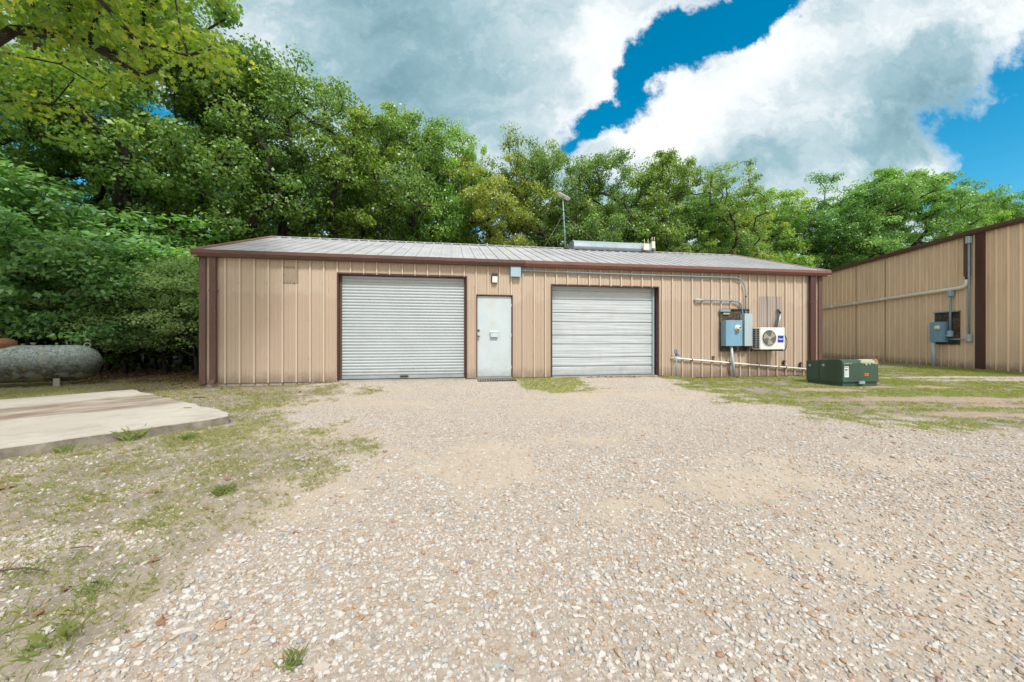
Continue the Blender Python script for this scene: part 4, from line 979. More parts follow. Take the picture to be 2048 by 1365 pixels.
# thin flat stone at the left foot of door 2
t = thing('flat_stone', 'flat grey stone at the left foot of the right roller door', 'stone', (d2[0] + .08, -.14, .07), FM)
part(MB().prism([(d2[0] - .1, -.2), (d2[0] + .22, -.22), (d2[0] + .26, -.12), (d2[0] + .05, -.07), (d2[0] - .12, -.1)], .05, .085, 'z'), 'slab', M['found'], t)

# on the roof
RY = DEP / 2
def onridge(px, off=-RY):
    return FM.W(px, 480, off)[0]
va, vb = onridge(1148, -RY + .25), onridge(1312, -RY + .25)
t = thing('ridge_vent', 'long galvanised ridge ventilator on the roof', 'roof vent', ((va + vb) / 2, RY, RID), FM)
oct_ = [(RY - .30, RID - .09), (RY - .36, RID + .03), (RY - .34, RID + .16), (RY - .20, RID + .275), (RY + .20, RID + .275), (RY + .34, RID + .16), (RY + .36, RID + .03), (RY + .30, RID - .09)]
vo = part(MB().prism(oct_, va, vb - .12, 'x'), 'hood', M['galv'], t)
part(MB().prism([(RY + (p[0] - RY) * 1.03, RID + (p[1] - RID) * 1.05 + .002) for p in oct_], va - .03, va + .004, 'x').prism([(RY + (p[0] - RY) * 1.03, RID + (p[1] - RID) * 1.05 + .002) for p in oct_], vb - .12, vb - .09, 'x'), 'end_cap', M['galv'], t, vo)
part(MB().box(va + .05, vb - .2, RY - .40, RY + .40, RID - .13, RID - .085), 'curb', M['iron'], t)
for (pa, pb, pt, pb_, lab, yy) in ((1288, 1298.5, 487.5, 500.5, 'cream wireless access point with two stub aerials, left of the pair at the vent end', RY - .50), (1304, 1310.5, 483, 497, 'pale wireless access point with two thin aerials, right of the pair at the vent end', RY - .40)):
    a, zt = FM.W(pa, pt, -yy); b, zb_ = FM.W(pb, pb_, -yy)
    t = thing('wireless_access_point', lab, 'access point', ((a + b) / 2, yy, zb_), FM, 'wireless access points at the end of the roof vent')
    bo = part(MB().box(a, b, yy, yy + .06, zb_, zt, .008), 'body', M['cream'], t)
    for q_ in (.15, .85): part(MB().tube([(a + (b - a) * q_, yy + .03, zt - .01), (a + (b - a) * q_, yy + .03, zt + .17)], .009, 8), 'aerial', M['cream'], t)
    part(MB().tube([((a + b) / 2, yy + .05, zb_ - .08), ((a + b) / 2, yy + .05, zt)], .014, 8), 'mounting_pole', M['galv'], t)
    part(MB().box((a + b) / 2 - .04, (a + b) / 2 + .04, yy + .02, yy + .1, zb_ - .10, zb_ - .05), 'clamp', M['iron'], t)
ma_, _ = FM.W(1131, 497, -RY + .12); yb = RY - .12
_, mzt = FM.W(1125, 396, -yb)
t = thing('antenna_mast', 'thin grey guyed mast on the roof carrying a flat tilted satellite dish', 'antenna', (ma_, yb, RID), FM)
tx, _ = FM.W(1125.5, 396, -yb)
pts_ = [(ma_, yb, RID - .02), (ma_ + (tx - ma_) * .5, yb, (RID + mzt) / 2), (tx, yb, mzt)]
ms = part(MB().tube(pts_, [.026, .024, .020], 10), 'mast', M['conduit'], t)
part(MB().lathe([(.085, RID - .03), (.07, RID + .03), (.03, RID + .075)], (ma_, yb, 0), 'z', 14), 'base', M['iron'], t)
for u in (.22, .38, .55, .72): part(MB().lathe([(.028, RID + (mzt - RID) * u), (.028, RID + (mzt - RID) * u + .02)], (ma_ + (tx - ma_) * u, yb, 0), 'z', 10), 'band', M['black'], t, ms)
# dish: a shallow rounded rectangle panel
dmb = MB(); nn_ = 28; v = []
for lay in (0, 1):
    for i in range(nn_):
        a_ = 2 * pi * i / nn_; ca, sa = cos(a_), sin(a_); rx = .255 * abs(ca) ** .5 * (1 if ca > 0 else -1); ry = .155 * abs(sa) ** .5 * (1 if sa > 0 else -1)
        v.append((rx * (1 if lay else .96), ry * (1 if lay else .94), .0 if lay == 0 else .022))
dmb.add(v, [(i, (i + 1) % nn_, nn_ + (i + 1) % nn_, nn_ + i) for i in range(nn_)] + [tuple(range(nn_)), tuple(range(nn_, 2 * nn_))])
Rm = Matrix.Rotation(R(25), 3, 'Y') @ Matrix.Rotation(R(3), 3, 'X')
dmb.v = [tuple(Rm @ Vector(p) + Vector((tx + .03, yb, mzt + .045))) for p in dmb.v]
part(dmb, 'dish', M['white'], t)
part(MB().tube([(tx, yb, mzt - .02), (tx + .015, yb, mzt + .045)], .03, 10), 'dish_neck', M['conduit'], t)
gw = FM.W(1127.5, 428, -yb); gp = (gw[0], yb, gw[1])
yg = yb - 1.0; rz_ = lambda y: ROOF0 + slope * (y + .17) + .03
for (px, py, ylo) in ((1086, 500, RY - .75), (1219, 509, RY - 1.5)):
    s_, _ = FM.W(px, py, -ylo); part(MB().tube([gp, (s_, ylo, rz_(ylo))], .0028, 5), 'guy_cord', M['wire'], t)
part(MB().tube([(ma_ + .08, yb - .05, RID - .02), (ma_ + .5, yb - .16, RID - .05), (va - .02, RY - .36, RID - .08)], .012, 6), 'cable', M['black'], t)

# ------------------------------------------------------------------ right-hand building
WR = FR.W
XA = -9.5                                          # far end of the near wall plane
EA = WR(1949, 463)[1]; EA_bot = WR(1945, 470)[1]
t = RB = thing('metal_building', 'taller tan metal building at the right edge of the view', 'building', (0, 0, 0), FR)
HB = EA_bot
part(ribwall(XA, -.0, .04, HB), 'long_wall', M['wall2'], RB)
for xs_m, lab in ((WR(1713, 0)[0], 0), (WR(1771.5, 0)[0], 1)):
    part(MB().box(xs_m - .004, xs_m + .004, -.034, .0, .1, HB - .02), 'panel_joint', M['wallplate'], RB)
# the section beyond the brown post, turned a few degrees
ca_ = cos(FRB.a - FR.a); sa_ = sin(FRB.a - FR.a)
LB = 5.0
rotp = lambda x, d, z: (x * ca_ + d * sa_, x * sa_ - d * ca_, z)
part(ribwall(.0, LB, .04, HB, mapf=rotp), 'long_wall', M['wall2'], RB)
end = (LB * ca_, LB * sa_)
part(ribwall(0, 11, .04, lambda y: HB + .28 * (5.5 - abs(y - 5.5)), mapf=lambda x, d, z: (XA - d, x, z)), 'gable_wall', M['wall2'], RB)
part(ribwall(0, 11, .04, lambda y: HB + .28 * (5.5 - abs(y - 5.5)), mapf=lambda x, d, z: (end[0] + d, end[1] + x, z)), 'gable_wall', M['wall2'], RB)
part(MB().box(XA + .1, end[0] - .1, .6, 10.9, .0, HB - .1), 'inner_shell', M['wall2'], RB)
rz0 = HB + .12
v = [(XA - .1, -.1, rz0), (.0, -.1, rz0), (end[0] + .1, end[1] - .1, rz0), (end[0] + .1, 5.5, rz0 + 1.5), (XA - .1, 5.5, rz0 + 1.5), (XA - .1, 11.1, rz0), (end[0] + .1, 11.1, rz0)]
part(MB().add(v, [(0, 1, 2, 3, 4), (4, 3, 6, 5)]), 'roof', M['roof'], RB)
# gutter
gt = [(-.01, .0), (-.11, .0), (-.17, .055), (-.17, .155), (-.14, .165), (-.01, .165)]
part(MB().prism([(p[0], HB - .02 + p[1]) for p in gt], XA - .1, .02, 'x'), 'gutter', M['brown'], RB)
g2 = MB().prism([(p[0], HB - .018 + p[1]) for p in gt], .0, LB, 'x'); g2.v = [rotp(p[0], -p[1], p[2] + .01) for p in g2.v]
part(g2, 'gutter', M['brown'], RB)
# post-like trim at the joint and short downspout
a, b = WR(1950.5, 0, .06)[0], WR(1966, 0, .06)[0]
part(MB().box(a, b, -.07, .02, .06, HB + .0, .004), 'corner_trim', M['darkbrown'], RB)
a, b = WR(1928, 0, .11)[0], WR(1937.5, 0, .11)[0]; _, zlo = WR(1932, 553, .11)
t2 = part(MB().box(a, b, -.13, -.035, zlo, HB + .0, .004), 'downspout', M['brown'], RB)
for k in range(4): part(MB().lathe([(.055 - .004 * (k % 2), zlo - .02 - .035 * k), (.055 - .004 * (k % 2), zlo - .05 - .035 * k)], ((a + b) / 2, -.085, 0), 'z', 14), 'rubber_coupling', M['black'], RB, t2)
part(MB().box(XA, .0, -.05, .3, -.05, .045), 'foundation', M['found'], RB)
f2 = MB().box(.0, LB, -.05, .3, -.05, .044); f2.v = [rotp(p[0], -p[1], p[2]) for p in f2.v]; part(f2, 'foundation', M['found'], RB)
# white drain pipe
t = wthing('drain_pipe', 'white plastic drain pipe sloping down along the wall of the taller right building', 'pipe', 1930, 570, .09, FR)
c_ = WR(1932.5, 566, .085); r0 = wp(1918, 576.5, .085, FR); r1 = wp(1643, 617.5, .085, FR)
sl = (r1[2] - r0[2]) / (r1[0] - r0[0]); rend = (XA + .3, -.085, r0[2] + sl * (XA + .3 - r0[0]))
top_ = ((a + b) / 2, -.085, zlo - .12)
part(MB().tube([top_, (top_[0], -.085, top_[2] - .03)] + bend((top_[0], -.085, top_[2] - .05), (top_[0], -.085, r0[2] + .0), r0)[1:] + [rend], .062, 14), 'pipe', M['pvc'], t)
for px in (1765, 1710, 1665):
    x_ = WR(px, 0, .085)[0]; z_ = r0[2] + sl * (x_ - r0[0]); part(MB().lathe([(.068, x_ - .06), (.068, x_ + .06)], (0, -.085, z_), 'x', 14), 'coupling', M['pvc'], t)
# board, meter, conduits
t = wthing('backing_board', 'weathered plywood board with blue flashing on the taller right building', 'board', 1890, 690, .04, FR)
m_, q = wbox(FR, 1870, 627, 1918.5, 690, .055, .035, 0)
bd = part(m_, 'board', M['board'], t)
part(MB().box(q[0] - .02, q[1] + .02, -.12, -.03, q[3], q[3] + .035), 'flashing', M['bluebox'], t, bd)
t = wthing('meter_box', 'blue-grey meter box with round socket on the taller right building', 'meter box', 1870, 680, .06, FR)
BX = .30
a, zt = WR(1881, 644, BX); c, zb_ = WR(1892, 684, .06)
a, zt = WR(1859, 644.5, BX); a2 = WR(1881, 644, BX)[0]
ax, az = WR(1858.8, 645, BX); bx, bz = WR(1881.5, 684.5, BX)
bb = part(MB().box(ax, bx, -BX, -.058, bz, az, .005), 'body', M['bluebox'], t)
mx, mz = WR(1873.5, 656, BX + .04)
part(MB().lathe([(.085, -BX + .001), (.085, -BX - .015), (.07, -BX - .02), (.066, -BX - .09), (.05, -BX - .10), (.01, -BX - .105)], (mx, 0, mz), 'y', 22), 'meter_socket', M['cream'], t, bb)
t = wthing('conduit', 'tall grey conduit beside the brown post, with angled fittings at both ends', 'conduit', 1940, 690, .08, FR)
p1 = wp(1941, 478, .10, FR); p0 = wp(1938, 676, .10, FR); bxr = (bx, -.12, p0[2] - .12)
part(MB().tube([(p0[0], -.10, p0[2]), (p0[0] + .0, -.10, (p0[2] + p1[2]) / 2), (p0[0], -.10, p1[2])], .032, 12), 'pipe', M['conduit'], t)
part(MB().box(p0[0] - .075, p0[0] + .065, -.165, -.04, p1[2] - .15, p1[2] + .1, .02), 'pull_fitting', M['greybox2'], t)
part(MB().box(p0[0] - .07, p0[0] + .07, -.165, -.04, p0[2] - .14, p0[2] + .12, .02), 'pull_fitting', M['greybox2'], t)
part(MB().tube([(p0[0] - .04, -.11, p0[2] - .06), (bx - .01, -.13, p0[2] - .055)], .026, 10), 'pipe', M['conduit'], t)
t = wthing('conduit', 'short grey conduit in front of the board on the taller right building', 'conduit', 1901, 670, .12, FR)
p1 = wp(1902.5, 584, .12, FR); p0 = wp(1900.5, 668, .12, FR)
part(MB().tube([(p0[0], -.12, p0[2]), (p0[0], -.12, p1[2])], .034, 12), 'pipe', M['conduit'], t)
part(MB().box(p0[0] - .07, p0[0] + .07, -.185, -.03, p1[2] - .17, p1[2] + .06, .02), 'pull_fitting', M['greybox'], t)
part(MB().box(p0[0] - .07, p0[0] + .07, -.185, -.06, p0[2] - .12, p0[2] + .11, .02).tube([(p0[0] - .04, -.13, p0[2] - .07), (bx - .01, -.15, p0[2] - .07)], .03, 10), 'pull_fitting', M['greybox'], t)
t = wthing('conduit', 'pale grey riser pipe under the meter box of the taller right building', 'conduit', 1867, 731, .2, FR)
p0 = wp(1867, 684, .22, FR); part(MB().tube([(p0[0], -.22, p0[2] + .02), (p0[0], -.22, 1.0), (p0[0], -.22, .02)], [.05, .062, .055], 14), 'pipe', M['pvcgrey'], t)

# ------------------------------------------------------------------ green utility cabinet
A_ = Vector((7.63, 8.6, 0)); C_ = Vector((8.58, 8.73, 0)); B_ = Vector((7.51, 9.5, 0))
FG = Frame(A_.x, A_.y, atan2(C_.y - A_.y, C_.x - A_.x)); WD = (C_ - A_).length; LN = (B_ - A_).length
t = thing('utility_cabinet', 'low dark green metal utility cabinet with worn peeling top edge standing on the grass', 'utility cabinet', (WD / 2, LN / 2, 0), FG)
prof_ = [(0, .10), (-.01, .12), (0, .55), (.02, .60), (.07, .625), (.2, .62), (LN, .55), (LN, .06)]       # side profile (y, z)
body = part(MB().prism(prof_, 0, WD, 'x'), 'hood', M['green'], t)
part(MB().box(.02, WD - .02, .015, LN - .02, -.06, .10), 'base', M['green'], t)
part(MB().box(-.012, WD + .012, -.03, .0, .115, .135, .004), 'front_lip', M['green'], t, body)
part(MB().box(WD * .42, WD * .58, -.045, -.0, .06, .125, .004), 'latch', M['conduit'], t, body)
for yy, zz in ((LN - .1, .44), (LN - .45, .47)): part(MB().lathe([(.03, -.001), (.03, -.010), (.018, -.012), (.014, .0)], (0, yy, zz), 'x', 14), 'lifting_eye', M['greybox2'], t, body)
part(MB().box(-.004, -.0012, LN * .62, LN * .625, .1, .55), 'panel_seam', M['dark'], t, body)
# peeled paint along the top front edge: thin irregular flakes
def flake(poly, nrm_axis, at_, th=.0016):
    return MB().prism(poly, at_, at_ - th, nrm_axis)
q = random.Random(12)
def ragged(x0, x1, ztop, dmax, n=16):
    top_ = [(x0 + (x1 - x0) * i / n, ztop) for i in range(n + 1)]
    bot = [(x0 + (x1 - x0) * i / n, ztop - dmax * (.15 + .85 * q.random() ** 1.5) * (.5 + .5 * sin(i * 1.7) ** 2)) for i in range(n, -1, -1)]
    return top_ + bot
mb = flake(ragged(.03, WD * .25, .548, .05), 'y', -.0105); m2 = flake(ragged(WD * .52, WD - .01, .548, .085), 'y', -.0105); mb.add(m2.v, m2.f)
mb.add([(WD * .5, .0, .5515), (WD - .005, .0, .5515), (WD - .005, .0195, .602), (WD * .55, .0195, .602), (WD - .01, .07, .628), (WD * .48, .07, .628)], [(0, 1, 2, 3), (3, 2, 4, 5)])
part(mb, 'peeled_paint', M['peel'], t, body, label='pale bare strip where the green paint has peeled')
part(MB().prism([(WD - .07, .578), (WD - .01, .565), (WD - .008, .60), (WD - .05, .61)], -.004, .06, 'y').box(WD - .09, WD - .015, .005, .06, .60, .630, .006), 'rust_patch', M['orangerust'], t, body)
lbx = part(MB().box(.035, .15, -.016, -.0125, .22, .47), 'notice', M['paper'], t, body)
part(MB().box(.045, .14, -.0175, -.0165, .44, .452), 'print', M['ink'], t, lbx)
part(MB().lathe([(.022, -.0165), (.022, -.0185)], (.075, 0, .39), 'y', 14).box(.10, .125, -.0185, -.0165, .38, .392).box(.112, .135, -.0185, -.0165, .392, .402), 'print', M['ink'], t, lbx)
for i in range(5): part(MB().box(.045, .135 - .01 * (i % 3), -.0175, -.0165, .34 - i * .022, .346 - i * .022), 'print', M['conduit'], t, lbx)
ors = part(MB().box(WD * .60, WD * .60 + .11, -.016, -.0125, .245, .305), 'number_plate', M['orange'], t, body)
text('70211', .05, M['redink'], 'lettering', t, ors, (WD * .60 + .055, -.018, .275), .09, weight=.0008)

# ------------------------------------------------------------------ propane tank
FT = Frame(-10.96, 9.36, atan2(.53, .85)); RT = .44; TZ = .51; TLn = 2.45
t = thing('propane_tank', 'mottled grey-green horizontal propane tank with rusty dome at the edge of the wood', 'tank', (-TLn / 2, 0, 0), FT)
# shell material works in object space: object origin at mid tank, ground level
prof_ = []
for i in range(13):
    a_ = pi / 2 * i / 12; prof_.append((max(.002, RT * sin(a_)), -TLn - .40 * cos(a_)))
for i in range(13):
    a_ = pi / 2 * (12 - i) / 12; prof_.append((max(.002, RT * sin(a_)), .0 + .46 * cos(a_)))
sh = MB().lathe(prof_, (0, 0, 0), 'x', 48); sh.v = [(p[0], p[1], p[2] + TZ) for p in sh.v]
shell = part(sh, 'shell', M['tank'], t)
part(MB().lathe([(RT + .001, -.010), (RT + .004, -.004), (RT + .004, .004), (RT + .001, .010)], (0, 0, TZ), 'x', 48).lathe([(RT + .001, -TLn - .010), (RT + .004, -TLn), (RT + .001, -TLn + .010)], (0, 0, TZ), 'x', 48), 'weld_seam', M['tank'], t, shell)
for sx in (-.24, -TLn + .24):
    for sy in (-.24, .24): part(MB().box(sx - .055, sx + .055, sy - .02, sy + .02, -.12, TZ - .36, .004), 'leg', M['found'], t)
part(MB().lathe([(.26, TZ + RT - .06), (.265, TZ + RT + .07), (.25, TZ + RT + .11), (.19, TZ + RT + .15), (.08, TZ + RT + .17), (.003, TZ + RT + .172)], (-1.22, 0, 0), 'z', 32), 'valve_dome', M['rust'], t)
for sx, h, r_ in ((-.86, .035, .03), (-.70, .06, .036), (-.32, .055, .02)): part(MB().lathe([(r_, TZ + RT - .03), (r_, TZ + RT + h * .6), (r_ * 1.3, TZ + RT + h * .62), (r_ * 1.3, TZ + RT + h)], (sx, 0, 0), 'z', 12), 'valve', M['found'], t)
lc = (.20, 0, TZ + RT + .0); part(MB().tube([(lc[0] + .055 * cos(x_), 0, lc[2] - .005 + .055 * sin(x_)) for x_ in [2 * pi * i / 20 for i in range(21)]], .014, 8, False), 'lifting_lug', M['found'], t)

# ------------------------------------------------------------------ trees
def tree_mesh(seed, H, th, R_, zc, rz, ncl, nl, leaf, clr=.62, mat='oak', nlobes=11, trunk_r=.0125, shape='diamond', flat=.55, updown=.6):
    q = np.random.RandomState(seed)
    # crown = overlapping lobes
    lob = []
    for i in range(nlobes):
        d = q.normal(size=3); d /= np.linalg.norm(d); d[2] = d[2] * .9 + .08
        lob.append((np.array([d[0] * R_ * .62, d[1] * R_ * .62, zc + d[2] * rz * .66]), R_ * q.uniform(.34, .5)))
    lob.append((np.array([0, 0, zc + rz * .55]), R_ * .45))
    cl = []
    while len(cl) < ncl:
        c, r = lob[q.randint(len(lob))]; d = q.normal(size=3); d /= np.linalg.norm(d); p = c + d * r * q.uniform(.35, 1.0) ** .6 * np.array([1, 1, .85])
        if p[2] < th * .55: continue
        cl.append(p)
    cl = np.array(cl)
    # skeleton
    nodes = []; par = []
    x = y = 0.0; nt_ = int(H * .62 / .6); lean = q.uniform(-.05, .05, 2)
    for i in range(nt_ + 1):
        nodes.append((x, y, i * .6)); par.append(i - 1); x += lean[0] * .6 + q.uniform(-.06, .06); y += lean[1] * .6 + q.uniform(-.06, .06)
    nodes = [np.array(n_) for n_ in nodes]; ids = np.argsort(np.linalg.norm(cl - np.array([0, 0, th]), axis=1)); tips = []
    i0 = max(1, int(th / .6))
    for ci in ids:
        c = cl[ci]; NN = np.array(nodes); d = np.linalg.norm(NN - c, axis=1) + 1.3 * np.maximum(0, NN[:, 2] - c[2] + .25); d[:i0] += 99
        k = int(np.argmin(d)); L = np.linalg.norm(c - nodes[k]); m = max(1, int(L / .5)); prev = k; p0 = nodes[k]; jit = q.normal(size=3) * .12 * L
        for s in range(1, m + 1):
            tt = s / m; pp = p0 + (c - p0) * tt + jit * sin(pi * tt) + q.normal(size=3) * .05
            pp[2] -= .10 * L * sin(pi * tt) * .5
            nodes.append(pp); par.append(prev); prev = len(nodes) - 1
        tips.append(prev)
    cnt = np.zeros(len(nodes))
    for tp in tips:
        k = tp
        while k >= 0: cnt[k] += 1; k = par[k]
    rad = trunk_r * np.sqrt(np.maximum(cnt, .3)) + .004
    NN = np.array(nodes); V = []; F = []; o = 0
    for i in range(1, len(nodes)):
        a, b = NN[par[i]], NN[i]; d = b - a; L = np.linalg.norm(d)
        if L < 1e-5: continue
        d = d / L; u = np.cross(d, [0, 0, 1.0] if abs(d[2]) < .9 else [1.0, 0, 0]); u /= np.linalg.norm(u); w = np.cross(d, u)
        ra, rb_ = (rad[par[i]] if par[i] > 0 and rad[par[i]] < rad[i] * 1.8 else rad[i] * 1.25), rad[i]
        if i <= 2: ra *= 1.25
        n_ = 7 if rad[i] > .05 else 4
        ang = np.arange(n_) * 2 * pi / n_; ring = np.cos(ang)[:, None] * u + np.sin(ang)[:, None] * w
        V.append(a - d * ra * .2 + ring * ra); V.append(b + ring * rb_)
        for k in range(n_): k2 = (k + 1) % n_; F.append((o + k, o + k2, o + n_ + k2, o + n_ + k))
        o += 2 * n_
    tm = np_mesh('trunk', np.concatenate(V), np.array(F), M['bark'], None, True)
    # leaves
    idx = np.repeat(np.arange(ncl), nl); n = len(idx); d = q.normal(size=(n, 3)); d /= np.linalg.norm(d, axis=1)[:, None]
    rr_ = q.rand(n) ** .45; crad = clr * q.uniform(.6, 1.25, ncl)
    off_ = d * rr_[:, None] * crad[idx][:, None] * np.array([1, 1, flat])
    P = cl[idx] + off_
    out = P - np.array([0, 0, zc]); out /= np.linalg.norm(out, axis=1)[:, None] + 1e-9
    nm = q.normal(size=(n, 3)) * .75 + np.array([0, 0, updown]) + d * .6 + out * .25; nm /= np.linalg.norm(nm, axis=1)[:, None]
    sz = leaf * q.uniform(.65, 1.3, n); cr = q.rand(ncl) * .45
    rv = np.clip(cr[idx] + q.rand(n) * .55 , 0, 1)
    if shape == 'diamond':
        v, f = leafquads(q, P, nm, sz, .7); r = np.repeat(rv, 4)
    else:
        # lobed or oval outline in the leaf plane
        t = q.normal(size=(n, 3)); 
        if shape == 'oval': t = t * .5 + np.array([0, 0, -.55]) + out * .5
        t -= (t * nm).sum(1)[:, None] * nm; t /= np.linalg.norm(t, axis=1)[:, None]; b = np.cross(nm, t)
        if shape == 'lobed': tp = [(-.5, 0), (-.25, .12), (-.28, .42), (.0, .2), (.14, .46), (.2, .16), (.5, .0), (.2, -.16), (.14, -.46), (.0, -.2), (-.28, -.42), (-.25, -.12)]
        else: tp = [(-.5, 0), (-.34, .2), (-.05, .27), (.25, .15), (.55, 0), (.25, -.15), (-.05, -.27), (-.34, -.2)]
        v = np.stack([P + t * (x_ * sz)[:, None] + b * (y_ * sz)[:, None] - nm * (abs(y_) * .25 * sz)[:, None] for x_, y_ in tp], 1).reshape(-1, 3)
        k = len(tp); f = np.arange(n)[:, None] * k + np.arange(k); r = np.repeat(rv, k)
    cm = np_mesh('crown', v, f, M[mat], {'rnd': r})
    return tm, cm
OAK = [tree_mesh(11, 14, 3.6, 4.0, 8.6, 5.2, 230, 165, .13, .66, nlobes=16), tree_mesh(23, 14, 3.2, 3.6, 8.8, 5.4, 210, 165, .13, .64, nlobes=15), tree_mesh(37, 14, 4.2, 4.4, 9.3, 4.6, 230, 165, .13, .66, nlobes=17),
       tree_mesh(41, 14, 3.6, 4.8, 8.6, 5.0, 170, 140, .12, .60, nlobes=18), tree_mesh(58, 14, 2.6, 4.0, 8.0, 5.7, 250, 165, .13, .66, nlobes=18)]
SHR = [tree_mesh(71, 4, .4, 1.9, 1.9, 2.1, 120, 130, .07, .42, 'privet', 14, .0035, flat=.45, updown=.8), tree_mesh(73, 4, .3, 2.0, 1.6, 1.9, 110, 110, .10, .45, 'under', 10, .004)]
BRD = [tree_mesh(81, 5, .8, 2.6, 2.9, 2.4, 105, 70, .15, .55, 'broad', 16, .0045, 'oval', .45, 1.1)]
def tree(px, topy, Y, proto, label, H0=14.0, name='oak_tree', cat='tree', group='trees behind the buildings', tint=(1, 1, 1), rz=None, wide=1.0, dz=0):
    X = (px - CX) / FPX * Y; Ht = EYE + (HY - topy) / FPX * Y
    s = Ht / H0
    o = bpy.data.objects.new(name, None); COL.objects.link(o); o.location = (X, Y, -.03 + dz)
    o.rotation_euler = (0, 0, rz if rz is not None else (px * 1.37) % 6.28); o.scale = (s * wide, s * wide, s); tag(o, label, cat, group)
    for nm_, me_ in (('trunk', proto[0]), ('crown', proto[1])):
        c = bpy.data.objects.new(nm_, me_); COL.objects.link(c); c.parent = o; c.color = (*tint, 1)
    return o
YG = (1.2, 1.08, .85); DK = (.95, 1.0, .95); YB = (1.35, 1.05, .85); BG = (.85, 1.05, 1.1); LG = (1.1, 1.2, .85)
TREES = [
 (265, -150, 14.5, 0, 'tall dark oak rising out of frame left of the long building', DK, 1.0),
 (440, 40, 16.5, 4, 'tall oak whose crown meets the sky at the upper left', (1, 1, 1), 1.0),
 (560, 100, 18.5, 2, 'oak with dark crooked limbs above the left end of the grey roof', (1, 1, 1), .95),
 (665, 140, 19.5, 1, 'oak behind the left roller door, just right of the crooked-limbed one', YG, 1.0),
 (770, 170, 21.0, 0, 'broad rounded oak behind the middle of the left roller door', (1, 1, 1), .9),
 (870, 205, 22.5, 4, 'oak crown left of the narrow pointed tree top', LG, .8),
 (925, 205, 23.5, 3, 'narrow pointed tree top standing up in the skyline', LG, .42),
 (1010, 235, 22.0, 1, 'yellow-brown tinged oak left of the antenna mast', YB, .85),
 (1095, 262, 24.0, 2, 'lower oak directly behind the antenna mast', (1, .95, .9), .8),
 (1205, 263, 23.5, 4, 'dense oak above the roof vent', (1, 1, 1), .85),
 (1310, 278, 24.0, 0, 'oak above the right end of the roof vent', YG, .8),
 (1405, 300, 24.5, 3, 'open airy oak with bare forking limbs right of the roof vent', (1, 1, .9), .9),
 (1470, 385, 27.0, 3, 'low spreading oak at the dip in the skyline', YG, .9),
 (1560, 345, 31.0, 4, 'leftmost of the farther oaks right of the skyline dip', LG, .8),
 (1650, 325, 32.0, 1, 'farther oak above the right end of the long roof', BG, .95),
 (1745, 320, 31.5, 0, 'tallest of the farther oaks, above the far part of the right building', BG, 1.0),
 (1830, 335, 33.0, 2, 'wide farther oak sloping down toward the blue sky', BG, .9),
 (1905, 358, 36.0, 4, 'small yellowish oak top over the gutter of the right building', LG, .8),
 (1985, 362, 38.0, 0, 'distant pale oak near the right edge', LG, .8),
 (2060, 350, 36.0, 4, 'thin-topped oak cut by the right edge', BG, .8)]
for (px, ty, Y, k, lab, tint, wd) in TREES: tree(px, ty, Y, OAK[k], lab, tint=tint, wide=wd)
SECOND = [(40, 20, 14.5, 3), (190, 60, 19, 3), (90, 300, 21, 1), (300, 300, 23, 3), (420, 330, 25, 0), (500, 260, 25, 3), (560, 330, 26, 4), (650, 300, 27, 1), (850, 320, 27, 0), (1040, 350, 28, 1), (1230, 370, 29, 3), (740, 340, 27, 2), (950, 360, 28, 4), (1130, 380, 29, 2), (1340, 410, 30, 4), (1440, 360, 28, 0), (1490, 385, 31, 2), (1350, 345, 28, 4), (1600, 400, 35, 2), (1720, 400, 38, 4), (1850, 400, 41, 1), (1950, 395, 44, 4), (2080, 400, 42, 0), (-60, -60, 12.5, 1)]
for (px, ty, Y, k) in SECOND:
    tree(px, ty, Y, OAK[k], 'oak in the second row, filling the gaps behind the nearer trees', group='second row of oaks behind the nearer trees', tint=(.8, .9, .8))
# understorey
SH = [(395, 500, 11.6, 0, 'pale small-leaved shrub touching the left corner of the long building', 1.15), (330, 515, 12.0, 0, 'pale small-leaved shrub just left of the one at the building corner', 1.2), (250, 520, 12.2, 0, 'pale small-leaved shrub behind the right end of the propane tank', 1.3)]
for px, ty, Y, k, lab, wd in SH: tree(px, ty, Y, SHR[k], lab, 4.0, 'shrub', 'shrub', 'pale shrubs at the edge of the wood', tint=(1.15, 1.15, 1.1), wide=wd)
q = random.Random(5)
for i in range(30):
    px = -120 + i * 19 + q.uniform(-12, 12); Y = q.uniform(12.6, 17)
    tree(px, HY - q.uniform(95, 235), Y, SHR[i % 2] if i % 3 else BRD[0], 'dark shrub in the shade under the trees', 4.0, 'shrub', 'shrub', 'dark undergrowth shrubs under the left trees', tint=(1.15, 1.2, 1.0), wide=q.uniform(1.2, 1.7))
BRS = [(60, 340, 11.6, 'tallest broad-leaved sapling at the left edge'), (130, 470, 10.6, 'broad-leaved sapling drooping over the propane tank'), (215, 430, 13.0, 'broad-leaved sapling half way between tank and building'), (-90, 400, 10.2, 'broad-leaved sapling mostly outside the left edge'), (325, 470, 13.6, 'broad-leaved sapling beneath the roof corner')]
for px, ty, Y, lab in BRS: tree(px, ty, Y, BRD[0], lab, 5.0, 'broadleaf_sapling', 'sapling', 'broad-leaved saplings behind the tank', wide=1.1)
